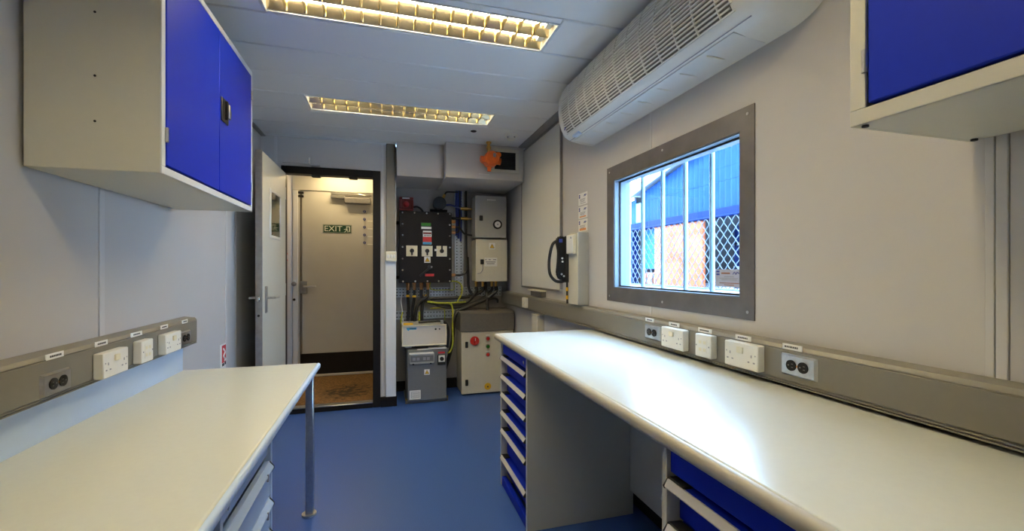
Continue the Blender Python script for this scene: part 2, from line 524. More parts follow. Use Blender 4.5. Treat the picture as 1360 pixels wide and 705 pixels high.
# door 1: the open leaf, swung against the left wall
d1 = struct('door_1', B(-.833, -.793, 3.30, 4.02, .012, 2.020, .003), M['doorpale'], label='cream door leaf swung open beside the left wall')
part('edge_strip', B(-.834, -.792, 3.293, 3.301, .012, 2.021, .001), M['steeldark'], d1, label='bare metal strip on the door edge')
bm = nb(); frame_x(bm, 3.495, 3.815, 1.443, 1.800, .022, -.795, -.785, .003)
part('vision_frame', bm, M['handle'], d1)
part('vision_glass', B(-.7945, -.7895, 3.515, 3.795, 1.463, 1.780), M['smoke'], d1)
part('lock_plate', B(-.826, -.800, 3.289, 3.294, .80, 1.12, .001), M['steeldark'], d1)
hp = part('handle_plate', B(-.793, -.785, 3.365, 3.410, .915, 1.10, .003), M['steeldark'], d1)
bm = nb(); tube(bm, [(-.785, 3.388, 1.02), (-.735, 3.388, 1.02)], .009, 10, 0); tube(bm, [(-.737, 3.380, 1.02), (-.735, 3.44, 1.02), (-.738, 3.515, 1.018)], .009, 10, 4)
part('lever', bm, M['steel'], hp)
hp = part('handle_plate', B(-.841, -.833, 3.365, 3.410, .86, 1.10, .003), M['steeldark'], d1)
bm = nb(); tube(bm, [(-.841, 3.388, 1.02), (-.890, 3.388, 1.02)], .009, 10, 0); tube(bm, [(-.888, 3.380, 1.02), (-.890, 3.44, 1.02), (-.888, 3.515, 1.018)], .009, 10, 4)
part('lever', bm, M['steel'], hp)
part('lock_cylinder', Cy((-.813, 3.287, .905), (-.813, 3.29, .905), .008, 12), M['blackmatt'], d1)
part('latch', B(-.822, -.804, 3.280, 3.29, 1.00, 1.03, .002), M['chrome'], d1)
for zz in (.25, 1.05, 1.85):
    part('hinge', Cy((-.800, 4.026, zz - .05), (-.800, 4.026, zz + .05), .009, 10), M['steel'], d1)

# overhead stay on the partition above the doorway
cl = thing('door_stay', 'thin chrome stay arm above the black doorway', 'door stay', (-.78, YP - .02, 2.09))
part('arm', B(-.81, -.600, YP - .075, YP - .062, 2.096, 2.104, .002), M['steel'], cl)
part('pivot', Cy((-.606, YP - .068, 2.100), (-.606, YP - .068, 2.150), .006, 10), M['chrome'], cl)
part('bracket', B(-.595, -.53, YP - .076, YP - .022, 2.082, 2.100, .003), M['steel'], cl)

# door 2: the exit door at the end of the lobby
d2 = struct('door_2', B(-.911, -.100, 5.345, 5.385, .03, 2.098, .003), M['greydoor'], label='pale grey exit door at the far end of the lobby')
part('kick_plate', B(-.905, -.105, 5.341, 5.346, .03, .270, .001), M['black'], d2)
part('bottom_strip', B(-.93, -.10, 5.325, 5.345, .012, .034, .002), M['handle'], d2)
part('bolt_rod', B(-.908, -.885, 5.332, 5.345, .27, 2.07, .002), M['hood'], d2, label='dark vertical bolt rod')
bx = part('lock_case', B(-.905, -.832, 5.312, 5.345, .945, 1.085, .004), M['steeldark'], d2)
bm = nb(); tube(bm, [(-.855, 5.312, 1.025), (-.855, 5.27, 1.025)], .010, 10, 0); tube(bm, [(-.86, 5.272, 1.025), (-.80, 5.27, 1.025), (-.735, 5.272, 1.022)], .010, 10, 4)
part('lever', bm, M['steel'], bx)
for zz in (2.03, 2.07):
    part('rod_guide', B(-.93, -.87, 5.32, 5.345, zz - .012, zz + .012, .003), M['blackmatt'], d2)
fr = struct('trim_8', box(box(box(nb(), -.985, -.911, 5.33, 5.40, 0, 2.098, .003), -.985, .05, 5.33, 5.40, 2.098, 2.315, .003), -.100, .05, 5.33, 5.40, 0, 2.098, .003), M['greydoor'], label='pale grey frame of the exit door')
part('strike_rail', B(-.975, -.925, 5.315, 5.332, 0.02, 2.09, .003), M['cabwhite'], fr)
bm = nb(); tube(bm, [(-.985 + .03, 5.315, 1.055), (-.985 + .03, 5.27, 1.055)], .014, 10, 0); sph(bm, (-.955, 5.262, 1.055), .026, seg=14)
part('pull_knob', bm, M['steeldark'], fr)
part('rose', Cy((-.962, 5.316, .88), (-.962, 5.305, .88), .014, 12), M['blackmatt'], fr)
closer = thing('door_closer', 'silver hydraulic closer at the top of the exit door', 'door closer', (-.30, 5.34, 2.0))
part('closer_body', B(-.44, -.155, 5.275, 5.345, 1.965, 2.035, .008), M['steeldark'], closer)
part('slide_rail', B(-.585, -.15, 5.305, 5.345, 2.065, 2.090, .004), M['steel'], closer)
part('bracket', B(-.585, -.435, 5.29, 5.345, 2.020, 2.048, .004), M['steel'], closer)
bm = nb(); tube(bm, [(-.20, 5.30, 2.035), (-.215, 5.295, 2.060), (-.29, 5.295, 2.074)], .007, 8, 0)
part('closer_arm', bm, M['steel'], closer)
# exit sign
sg = thing('exit_sign', 'dark green EXIT sign with running figure on the lobby door', 'sign', (-.52, 5.345, 1.676))
part('panel', B(-.672, -.366, 5.341, 5.345, 1.628, 1.724, .001), M['greensign'], sg)
bm = nb(); frame_y(bm, -.668, -.370, 1.632, 1.720, .0022, 5.3402, 5.3412)
part('border', bm, M['signwhite'], sg)
part('lettering', text_bm('EXIT', .088, (-.5635, 5.3405, 1.675), (1.08, 0, 0), (0, 0, 1), .0007), M['signwhite'], sg, smooth=False)
bm = nb()
yy0, yy1 = 5.3398, 5.3410
prism(bm, [(-.400, 1.645), (-.382, 1.645), (-.382, 1.708), (-.426, 1.708), (-.426, 1.698), (-.394, 1.698), (-.394, 1.645)], 'y', yy0, yy1)
cyl(bm, (-.418, yy0, 1.690), (-.418, yy1, 1.690), .0065, 10)
prism(bm, [(-.428, 1.682), (-.408, 1.680), (-.412, 1.662), (-.426, 1.664)], 'y', yy0, yy1)
prism(bm, [(-.426, 1.664), (-.416, 1.664), (-.432, 1.642), (-.448, 1.640), (-.448, 1.645), (-.436, 1.647)], 'y', yy0, yy1)
prism(bm, [(-.418, 1.665), (-.410, 1.664), (-.402, 1.652), (-.404, 1.640), (-.410, 1.640), (-.410, 1.651)], 'y', yy0, yy1)
prism(bm, [(-.428, 1.682), (-.424, 1.677), (-.438, 1.666), (-.450, 1.672), (-.448, 1.677), (-.438, 1.673)], 'y', yy0, yy1)
part('running_figure', bm, M['signwhite'], sg, smooth=False)
# coat hooks
ordn = ['topmost', 'second from the top', 'middle', 'fourth from the top', 'lowest']
for i in range(5):
    zz = 1.885 - i * .0905
    hk = thing('coat_hook', 'small dark hook on the right of the exit door, %s of five' % ordn[i], 'hook', (-.226, 5.345, zz), 'hooks on the exit door')
    part('base', Cy((-.226, 5.345, zz), (-.226, 5.336, zz), .016, 14), M['inkblue'], hk)
    bm = nb(); tube(bm, [(-.226, 5.336, zz), (-.226, 5.315, zz - .012), (-.226, 5.300, zz - .006), (-.226, 5.296, zz + .008)], .004, 8, 4)
    part('prong', bm, M['steel'], hk)
    part('name_tag', B(-.195, -.135, 5.343, 5.3455, zz - .024, zz - .012, .0005), M['paper'], hk)
# lobby lamp, mat, call point
lamp = thing('bulkhead_lamp', 'warm lit strip lamp on the lobby ceiling by the exit door', 'lamp', (-.42, 5.10, 2.315))
part('housing', B(-.72, -.12, 5.06, 5.16, 2.290, 2.315, .005), M['white'], lamp)
part('diffuser', B(-.70, -.14, 5.075, 5.145, 2.272, 2.290, .008, 2), M['bulk'], lamp)
solo('door_mat', B(-.97, .05, YP + .08, 5.32, 0, .012, .003), M['mat'], 'brown coir mat with dark footmarks filling the lobby floor', 'mat', (-.46, 4.7, 0))
cp = thing('call_point', 'small red call point on the lobby wall beyond the open door', 'call point', (XL, 4.82, 1.34))
part('box', B(XL, XL + .045, 4.78, 4.87, 1.295, 1.385, .006), M['red'], cp)
part('press_plate', B(XL + .045, XL + .047, 4.80, 4.85, 1.315, 1.365), M['paper'], cp)

# ================================================================== CEILING LIGHTS
def louvre_light(yc, label):
    t = thing('ceiling_light', label, 'light', (.135, yc, ZC), 'recessed louvre lights in the ceiling')
    y0, y1 = yc - .125, yc + .125
    bm = nb()
    box(bm, LX0 - .010, LX1 + .010, y0 - .001, y0 + .006, ZC - .003, ZC + .085)
    box(bm, LX0 - .010, LX1 + .010, y1 - .006, y1 + .001, ZC - .003, ZC + .085)
    box(bm, LX0 - .010, LX0 - .002, y0 + .006, y1 - .006, ZC - .003, ZC + .085)
    box(bm, LX1 + .002, LX1 + .010, y0 + .006, y1 - .006, ZC - .003, ZC + .085)
    box(bm, LX0 - .010, LX1 + .010, y0, y1, ZC + .085, ZC + .092)
    part('housing', bm, M['cabwhite'], t)
    n = 14
    xa, xb = LX0 + .075, LX1 - .075
    for k in (-1, 1):
        c = yc + k * .0585
        w = .056
        prof = []
        for i in range(9):
            u = -1 + 2 * i / 8
            prof.append((c + u * w, ZC + .002 + .070 * (1 - abs(u) ** 2.4)))
        poly = prof + [(p[0], p[1] + .0015) for p in reversed(prof)]
        part('reflector', Pr(poly, 'x', LX0, LX1), M['alu'], t)
        part('fluorescent_tube', Cy((LX0 + .03, c, ZC + .040), (LX1 - .03, c, ZC + .040), .013, 14), M['tube'], t)
        for xe in (LX0 + .004, LX1 - .034):
            part('lamp_holder', B(xe, xe + .03, c - .02, c + .02, ZC + .020, ZC + .062, .003), M['white'], t)
        for i in range(n + 1):
            xx = xa + (xb - xa) * i / n
            bl = []
            for j in range(9):
                u = -1 + 2 * j / 8
                bl.append((c + u * (w - .002), ZC + .003 + .028 * (1 - abs(u) ** 2.4)))
            b2 = nb()
            lo = [b2.verts.new((xx, p[0], ZC + .0015)) for p in bl]
            hi0 = [b2.verts.new((xx - .0055, p[0], p[1])) for p in bl]
            hi1 = [b2.verts.new((xx + .0055, p[0], p[1])) for p in bl]
            for j in range(8):
                b2.faces.new((lo[j], lo[j + 1], hi0[j + 1], hi0[j]))
                b2.faces.new((lo[j + 1], lo[j], hi1[j], hi1[j + 1]))
                b2.faces.new((hi0[j], hi0[j + 1], hi1[j + 1], hi1[j]))
            bmesh.ops.recalc_face_normals(b2, faces=b2.faces)
            part('louvre_blade', b2, M['alu'], t)
    part('spine', B(LX0, LX1, yc - .0025, yc + .0025, ZC + .001, ZC + .02, .001), M['alu'], t)
    return t
l1 = louvre_light(1.97, 'long lit louvre light crossing the top edge of the photo')
copy_thing(l1, (0, 3.175 - 1.97, 0), 'farther louvre light in the ceiling towards the doorway')
copy_thing(l1, (0, .745 - 1.97, 0), 'louvre light in the ceiling straight above the camera')

sd = thing('smoke_detector', 'white round smoke detector on the ceiling before the bulkhead', 'detector', (1.006, 3.474, ZC))
part('base', Cy((1.006, 3.474, ZC), (1.006, 3.474, ZC - .014), .052, 24), M['white'], sd)
part('head', Cy((1.006, 3.474, ZC - .014), (1.006, 3.474, ZC - .042), .044, 24, .030), M['white'], sd)
for a in (0.5, 2.2, 3.6, 5.2):
    part('vent', B(1.006 + .036 * math.cos(a) - .006, 1.006 + .036 * math.cos(a) + .006, 3.474 + .036 * math.sin(a) - .006, 3.474 + .036 * math.sin(a) + .006, ZC - .030, ZC - .022), M['inkgrey'], sd)
solo('ceiling_plug', cyl(Cy((.687, 3.464, ZC - .004), (.687, 3.464, ZC), .024, 20), (.687, 3.464, ZC - .007), (.687, 3.464, ZC - .004), .017, 20), M['blackmatt'], 'small black round plug in the ceiling left of the smoke detector', 'plug', (.687, 3.464, ZC))

# ================================================================== WALL CABINETS
# left
def hinge(parent, x, yh, z, s):
    part('hinge', Cy((x + s * .002, yh, z - .022), (x + s * .002, yh, z + .022), .0055, 10), M['steel'], parent)
lc = thing('wall_cabinet', 'grey wall cabinet with two blue doors above the left desk', 'cabinet', (-.82, 2.03, 1.508))
cx0, cx1, cy0, cy1, cz0, cz1 = -.972, -.646, 1.556, 2.492, 1.508, 2.215
bm = nb()
box(bm, cx0, cx1, cy0, cy0 + .012, cz0, cz1, .002); box(bm, cx0, cx1, cy1 - .012, cy1, cz0, cz1, .002)
box(bm, cx0, cx1, cy0 + .012, cy1 - .012, cz0, cz0 + .012); box(bm, cx0, cx1, cy0 + .012, cy1 - .012, cz1 - .012, cz1)
box(bm, cx0, cx0 + .008, cy0 + .012, cy1 - .012, cz0 + .012, cz1 - .012)
body = part('body', bm, M['cab'], lc)
bm = nb(); frame_x(bm, cy0, cy1, cz0, cz1, .024, cx1 - .004, cx1 + .002, .0015)
part('face_frame', bm, M['cabwhite'], lc)
for zz in (1.966, 1.781, 1.649):
    part('fixing_hole', Cy((-.808, cy0 - .0008, zz), (-.808, cy0 + .002, zz), .0035, 10), M['blackmatt'], body)
for (a, b) in ((cy0 + .026, 2.027), (2.030, cy1 - .026)):
    dr = part('door', B(cx1 - .016, cx1 + .004, a, b, cz0 + .030, cz1 - .028, .0025), M['blue'], lc)
    if a > 2:
        hb = part('handle', B(cx1 + .004, cx1 + .010, 2.040, 2.118, 1.826, 1.925, .004), M['blackmatt'], dr)
for zz in (1.63, 2.09):
    hinge(lc, cx1 + .003, cy0 + .024, zz, 1); hinge(lc, cx1 + .003, cy1 - .024, zz, 1)
bm = nb()
prism(bm, [(2.072, 1.838), (2.112, 1.850), (2.120, 1.878), (2.112, 1.905), (2.072, 1.915)], 'x', cx1 + .010, cx1 + .020)
hp = part('handle_grip', bm, M['blackmatt'], lc)
part('grip_insert', B(cx1 + .020, cx1 + .022, 2.084, 2.098, 1.850, 1.906, .001), M['steel'], hp)
for yy in (1.62, 2.43):
    part('spacer', B(XL + .001, cx0, yy, yy + .03, 1.53, 1.56), M['blackmatt'], lc)
    part('spacer', B(XL + .001, cx0, yy, yy + .03, 2.14, 2.17), M['blackmatt'], lc)
# right
rc = thing('wall_cabinet', 'grey wall cabinet with blue door above the right bench, cut by the frame', 'cabinet', (1.06, .2, 1.5))
cx0, cx1, cy0, cy1, cz0, cz1 = .888, 1.236, -.28, .645, 1.500, 2.215
bm = nb()
box(bm, cx0, cx1, cy0, cy0 + .012, cz0, cz1, .002); box(bm, cx0, cx1, cy1 - .012, cy1, cz0, cz1, .002)
box(bm, cx0, cx1, cy0 + .012, cy1 - .012, cz0, cz0 + .012); box(bm, cx0, cx1, cy0 + .012, cy1 - .012, cz1 - .012, cz1)
box(bm, cx1 - .008, cx1, cy0 + .012, cy1 - .012, cz0 + .012, cz1 - .012)
part('body', bm, M['cab'], rc)
bm = nb(); frame_x(bm, cy0, cy1, cz0, cz1, .030, cx0 - .002, cx0 + .004, .0015)
part('face_frame', bm, M['cab'], rc)
for (a, b) in ((cy0 + .034, .181), (.185, cy1 - .034)):
    dr = part('door', B(cx0 - .003, cx0 + .016, a, b, cz0 + .036, cz1 - .034, .0025), M['blue'], rc)
for zz in (1.618, 2.10):
    hinge(rc, cx0 - .002, cy1 - .030, zz, -1)
bm = nb()
for xx in (.90, 1.22):
    cyl(bm, (xx, cy1 - .02, cz0 - .004), (xx, cy1 - .02, cz0), .006, 10)
part('fixing_plug', bm, M['blackmatt'], rc)
for yy in (-.2, .55):
    part('spacer', B(cx1, XR - .001, yy, yy + .03, 1.55, 1.58), M['blackmatt'], rc)

# ================================================================== LEFT DESK
dk = thing('desk', 'grey topped desk with rounded edge along the left wall', 'desk', (-.65, 1.2, 0))
DT = .715
def bullnose(x0, x1, y0, y1, z0, z1, r, front):
    """slab whose long front edge (front=+1: x1, -1: x0) is rounded"""
    pts = []
    n = 5
    if front > 0:
        pts = [(x0, z0), (x1 - r, z0)] + [(x1 - r + r * math.sin(a), z0 + r - r * math.cos(a)) for a in [PI / 2 * i / n for i in range(1, n)]] + [(x1, z0 + r), (x1, z1 - r)] + \
              [(x1 - r + r * math.cos(a), z1 - r + r * math.sin(a)) for a in [PI / 2 * i / n for i in range(1, n)]] + [(x1 - r, z1), (x0, z1)]
    else:
        pts = [(x1, z0), (x1, z1), (x0 + r, z1)] + [(x0 + r - r * math.sin(a), z1 - r + r * math.cos(a)) for a in [PI / 2 * i / n for i in range(1, n)]] + [(x0, z1 - r), (x0, z0 + r)] + \
              [(x0 + r - r * math.cos(a), z0 + r - r * math.sin(a)) for a in [PI / 2 * i / n for i in range(1, n)]] + [(x0 + r, z0)]
    return Pr(pts, 'y', y0, y1)
part('worktop', bullnose(XL + .022, -.346, -.45, 2.545, DT - .030, DT, .010, 1), M['bench'], dk)
part('edge_band', bullnose(-.346, -.332, -.45, 2.545, DT - .030, DT, .011, 1), M['paleblue_daylit'], dk, label='rounded edging with blue daylight in its colour')
part('upstand', B(XL + .002, XL + .021, -.45, 2.545, DT - .03, .838, .002), M['paleblue_daylit'], dk, label='pale strip, tinted as daylit, between the desk and the trunking')
bm = B(-.375, -.339, 2.345, 2.381, .008, DT - .03, .003)
lg = part('leg', bm, M['steel'], dk)
part('foot', Cy((-.360, 2.362, 0), (-.360, 2.362, .010), .034, 18), M['steel'], lg)
part('cross_rail', B(XL + .03, -.375, 2.348, 2.378, DT - .065, DT - .03, .002), M['steel'], dk)

# ================================================================== DRAWER CABINETS
def drawer_cabinet(label, loc, y0, y1, xf, xb, ztop, zs, front_sign, body_m, drawer_m, handle_m, plinth_m, flush=False):
    """front at x=xf facing -front_sign... zs = tops of drawers, last is bottom"""
    s = front_sign              # +1: front faces -x ; -1: front faces +x
    t = thing('drawer_cabinet', label, 'cabinet', loc)
    X = lambda d: xf + s * d    # depth d into the cabinet
    def bxs(bm, d0, d1, a, b, c, e, bev=0.0):
        return box(bm, min(X(d0), X(d1)), max(X(d0), X(d1)), a, b, c, e, bev)
    D = abs(xb - xf)
    bm = nb()
    bxs(bm, 0, D, y0, y0 + .018, .0, ztop, .0015)
    bxs(bm, 0, D, y1 - .018, y1, .0, ztop, .0015)
    bxs(bm, .012, D, y0 + .018, y1 - .018, ztop - .015, ztop)
    bxs(bm, D - .01, D, y0 + .018, y1 - .018, 0, ztop - .015)
    bxs(bm, .05, D - .01, y0 + .018, y1 - .018, .05, .062)
    part('body', bm, body_m, t)
    part('plinth', bxs(nb(), .004, .03, y0 + .019, y1 - .019, 0, .050, .003), plinth_m, t)
    fa = part('lock_fascia', bxs(nb(), .010, .026, y0 + .019, y1 - .019, zs[0] + .018, ztop - .016, .002), drawer_m, t)
    b2 = nb(); yy = y0 + .07; zz = (zs[0] + .018 + ztop - .016) / 2
    cyl(b2, (X(.010), yy, zz), (X(.005), yy, zz), .009, 14)
    part('lock', b2, M['chrome'], fa)
    for i in range(len(zs) - 1):
        zt, zb = zs[i], zs[i + 1]
        if flush:                       # plain fronts with a full-width ridge as grip
            dr = part('drawer', bxs(nb(), .003, .020, y0 + .020, y1 - .020, zb + .004, zt - .004, .002), drawer_m, t)
            pr = [(X(.003), zt - .006), (X(-.010), zt - .022), (X(-.010), zt - .028), (X(.003), zt - .046)]
            part('handle', Pr(pr, 'y', y0 + .020, y1 - .026), handle_m, dr)
            cap = [(X(.003), zt - .004), (X(-.011), zt - .022), (X(-.011), zt - .030), (X(.003), zt - .050)]
            part('end_cap', Pr(cap, 'y', y1 - .026, y1 - .020), M['blackmatt'], dr)
            part('label_holder', bxs(nb(), -.006, -.0115, y1 - .10, y1 - .094, zt - .040, zt - .018), M['inkgrey'], dr)
            continue
        dr = part('drawer', bxs(nb(), .034, .050, y0 + .020, y1 - .020, zb + .012, zt - .004, .002), drawer_m, t)
        part('drawer_lip', bxs(nb(), .006, .050, y0 + .021, y1 - .021, zt - .003, zt + .003), drawer_m, dr)
        # angled grip profile along the top of the drawer
        pr = [(X(.006), zt + .004), (X(-.001), zt + .006), (X(-.010), zt - .010), (X(-.008), zt - .014), (X(.001), zt + .001), (X(.006), zt - .002)]
        part('handle', Pr(pr, 'y', y0 + .024, y1 - .024), handle_m, dr)
        cap = [(X(.036), zt + .006), (X(.002), zt + .008), (X(-.0112), zt - .010), (X(-.0085), zt - .016), (X(.036), zt - .014)]
        for ya, yb in ((y0 + .0195, y0 + .024), (y1 - .024, y1 - .0195)):
            part('end_cap', Pr(cap, 'y', ya, yb), M['blackmatt'], dr)
        for ya, yb in ((y0 + .0245, y0 + .05), (y1 - .075, y1 - .0245)):
            part('grip_end', bxs(nb(), .003, .036, ya, yb, zt + .003, zt + .009, .001), M['blackmatt'], dr)
    return t
drawer_cabinet('grey cabinet of six blue drawers under far end of the right bench', (.9, 2.16, 0), 1.921, 2.404, .632, 1.190, .815, [.727, .622, .520, .419, .318, .167, .050], 1, M['cab'], M['blue'], M['handle'], M['blue'])
drawer_cabinet('grey cabinet of blue drawers under near end of the right bench', (.9, .65, 0), .410, .897, .632, 1.190, .815, [.727, .622, .520, .419, .318, .167, .050], 1, M['cab'], M['blue'], M['handle'], M['blue'])
drawer_cabinet('drawer cabinet under the left desk, blue daylight in its colour', (-.65, 1.40, 0), 1.150, 1.632, -.362, -.93, DT - .031, [.590, .470, .368, .265, .160, .050], -1, M['paleblue_daylit'], M['paleblue_daylit'], M['paleblue_daylit'], M['paleblue_daylit'], True)  # white cabinet, its blue stands in for daylight from the window

# ================================================================== RIGHT BENCH
rb = thing('bench', 'long grey worktop with rounded edge under the window', 'bench', (.9, 1.0, .81))
BT = .850
part('worktop', bullnose(.617, 1.236, -.45, 2.425, BT - .034, BT, .010, -1), M['bench'], rb)
part('edge_band', bullnose(.600, .617, -.45, 2.425, BT - .034, BT, .014, -1), M['edge'], rb, label='beige rounded edging')
part('end_band', B(.612, 1.236, 2.425, 2.430, BT - .033, BT - .002, .001), M['edge'], rb)
solo('modesty_panel', B(1.17, 1.188, .898, 1.920, .12, .815, .002), M['cab'], 'plain grey back panel in the knee space under the bench', 'panel', (1.18, 1.4, .12))

# ================================================================== DADO TRUNKING
def trunking(label, xw, s, y0, y1, z0, z1, d):
    t = thing('cable_trunking', label, 'trunking', (xw, (y0 + y1) / 2, z0))
    X = lambda v: xw + s * v
    prof = [(X(.0035), z0), (X(d - .012), z0), (X(d - .004), z0 + .010), (X(d - .004), z1 - .016), (X(d - .012), z1 - .006), (X(.0035), z1)]
    part('back_box', Pr(prof, 'y', y0, y1), M['trunk'], t)
    part('lid', B(min(X(d - .004), X(d)), max(X(d - .004), X(d)), y0 + .002, y1 - .002, z0 + .018, z1 - .020, .0015), M['trunklid'], t)
    part('groove', B(min(X(d - .009), X(d - .0015)), max(X(d - .009), X(d - .0015)), y0, y1, z1 - .0195, z1 - .0165), M['hood'], t)
    bm = nb()
    for zz in (z0 + .006, z0 + .013):
        box(bm, min(X(d - .007), X(d - .001)), max(X(d - .007), X(d - .001)), y0, y1, zz - .002, zz + .001)
    part('rib', bm, M['trunk'], t)
    part('end_cap', Pr([(p[0], p[1]) for p in prof], 'y', y1, y1 + .004), M['trunk'], t)
    return t
trunking('grey socket trunking along the left wall above the desk', XL, 1, -.55, 2.600, .838, .978, .062)
trunking('grey socket trunking along the right wall above the bench', XR, -1, -.55, 4.496, .858, .988, .056)
TL, TR = XL + .062, XR - .056       # lid faces

# sockets -------------------------------------------------------------
def PX(x, s, d0, d1, a, b, c, e, bev=0.0):
    x0, x1 = x + s * d0, x + s * d1
    return B(min(x0, x1), max(x0, x1), a, b, c, e, bev)
def double_socket(xw, s, yc, zc, label):
    t = thing('double_socket', label, 'socket', (xw, yc, zc), 'white double sockets on the trunking')
    part('plate', PX(xw, s, 0, .030, yc - .073, yc + .073, zc - .043, zc + .043, .003), M['white'], t)
    part('rocker', PX(xw, s, .030, .036, yc - .014, yc + .014, zc + .008, zc + .030, .002), M['ivory'], t)
    bm = nb()
    for k in (-1, 1):
        c0 = yc + k * .046
        for (dy, dz, w, h) in ((0, .004, .004, .009), (-.011, -.016, .0075, .0045), (.011, -.016, .0075, .0045)):
            x0, x1 = xw + s * .0295, xw + s * .0306
            box(bm, min(x0, x1), max(x0, x1), c0 + dy - w / 2, c0 + dy + w / 2, zc + dz - h / 2, zc + dz + h / 2)
        x0, x1 = xw + s * .0295, xw + s * .0306
        box(bm, min(x0, x1), max(x0, x1), yc + k * .062 - .002, yc + k * .062 + .002, zc + .006, zc + .010)
    part('slots', bm, M['inkgrey'], t)
    return t
def us_socket(xw, s, yc, zc, label, m):
    t = thing('duplex_outlet', label, 'outlet', (xw, yc, zc), 'steel duplex outlets on the trunking')
    bm = nb()
    hw, hh = .059, .033
    x0, x1 = xw, xw + s * .008
    prism(bm, [(yc - hw, zc - hh), (yc + hw, zc - hh), (yc + hw, zc + hh), (yc - hw, zc + hh)], 'x', x0, x1)
    # bevelled face: pull the front ring in
    for v in bm.verts:
        if abs(v.co.x - x1) < 1e-6:
            v.co.y = yc + (v.co.y - yc) * .90
            v.co.z = zc + (v.co.z - zc) * .84
    part('plate', bm, m, t, smooth=False)
    for k in (-1, 1):
        c0 = yc + k * .0195
        b2 = Cy((xw + s * .007, c0, zc), (xw + s * .011, c0, zc), .0165, 20)
        rc_ = part('receptacle', b2, M['black'], t)
        b3 = nb()
        for (dy, dz, w, h) in ((-.005, .005, .006, .0018), (-.005, -.005, .006, .0018), (.008, 0, .004, .004)):
            a, b = xw + s * .0105, xw + s * .0114
            box(b3, min(a, b), max(a, b), c0 + dy - w / 2, c0 + dy + w / 2, zc + dz - h / 2, zc + dz + h / 2)
        part('contact_slot', b3, M['hood'], rc_)
    part('screw', Cy((xw + s * .008, yc, zc), (xw + s * .0095, yc, zc), .0035, 10), M['copper'], t)
    return t
def data_socket(xw, s, yc, zc, label):
    t = thing('single_socket', label, 'socket', (xw, yc, zc))
    part('plate', PX(xw, s, 0, .030, yc - .043, yc + .043, zc - .043, zc + .043, .003), M['white'], t)
    part('module', PX(xw, s, .030, .0315, yc - .024, yc + .024, zc - .026, zc + .028, .0008), M['white'], t)
    bm = nb()
    a, b = xw + s * .0305, xw + s * .0318
    for (dy, dz, w, h) in ((-.034, 0, .004, .005), (.034, 0, .004, .005)):
        box(bm, min(a, b), max(a, b), yc + dy - w / 2, yc + dy + w / 2, zc + dz - h / 2, zc + dz + h / 2)
    part('screw', bm, M['inkgrey'], t)
    bm = nb()
    for (dy, dz) in ((-.012, .014), (.012, .014), (-.012, -.014), (.012, -.014)):
        a, b = xw + s * .0315, xw + s * .0325
        box(bm, min(a, b), max(a, b), yc + dy - .007, yc + dy + .007, zc + dz - .006, zc + dz + .006)
    part('jack', bm, M['ivory'], t)
    return t
def label_strip(xw, s, y0, y1, zc, label, n):
    t = thing('label_strip', label, 'label', (xw, (y0 + y1) / 2, zc), 'small white labels above the sockets')
    part('strip', PX(xw, s, 0, .003, y0, y1, zc - .0085, zc + .0085, .0005), M['paper'], t)
    bm = nb()
    rnd = random.Random(n)
    yy = y0 + (y1 - y0) * .2
    while yy < y1 - (y1 - y0) * .2:
        w = rnd.uniform(.003, .007)
        a, b = xw + s * .0029, xw + s * .0034
        box(bm, min(a, b), max(a, b), yy, min(yy + w, y1 - .008), zc - .0028, zc + .0028)
        yy += w + .0016
    part('printing', bm, M['ink'], t)
us_socket(TL, 1, 1.594, .890, 'dull steel duplex outlet nearest the camera on left trunking', M['steeldark'])
double_socket(TL, 1, 1.838, .896, 'white double socket on left trunking, the one nearer the camera')
data_socket(TL, 1, 2.046, .899, 'square white outlet between the double sockets on left trunking')
double_socket(TL, 1, 2.268, .897, 'white double socket on left trunking, the farther one')
us_socket(TL, 1, 2.450, .890, 'dull steel duplex outlet at far end of left trunking', M['steeldark'])
us_socket(TR, -1, 1.760, .926, 'steel duplex outlet under the window, farther of two on right trunking', M['steel'])
double_socket(TR, -1, 1.584, .926, 'white double socket under the window, farther of two on right trunking')
data_socket(TR, -1, 1.396, .926, 'square white outlet between the double sockets on right trunking')
double_socket(TR, -1, 1.212, .925, 'white double socket on right trunking, nearer of two')
us_socket(TR, -1, 1.017, .927, 'bright steel duplex outlet on right trunking nearest the camera', M['steel'])
data_socket(TR, -1, 3.640, .925, 'small white outlet on far stretch of right trunking below the whiteboard')
for i, (a, b) in enumerate(((1.562, 1.634), (1.780, 1.850), (1.995, 2.075), (2.222, 2.290), (2.430, 2.492))):
    label_strip(TL - .004, 1, a, b, .967, 'white printed label above the left trunking %s' % ['outlet nearest the camera', 'double socket nearer the camera', 'square middle outlet', 'double socket farther off', 'outlet at its far end'][i], i)
for i, (a, b) in enumerate(((1.757, 1.825), (1.576, 1.645), (1.385, 1.459), (1.199, 1.267), (1.009, 1.076))):
    label_strip(TR + .004, -1, a, b, .980, 'white printed label above the right trunking %s' % ['duplex outlet under the window', 'double socket under the window', 'square middle outlet', 'double socket nearer the camera', 'outlet nearest the camera'][i], 10 + i)

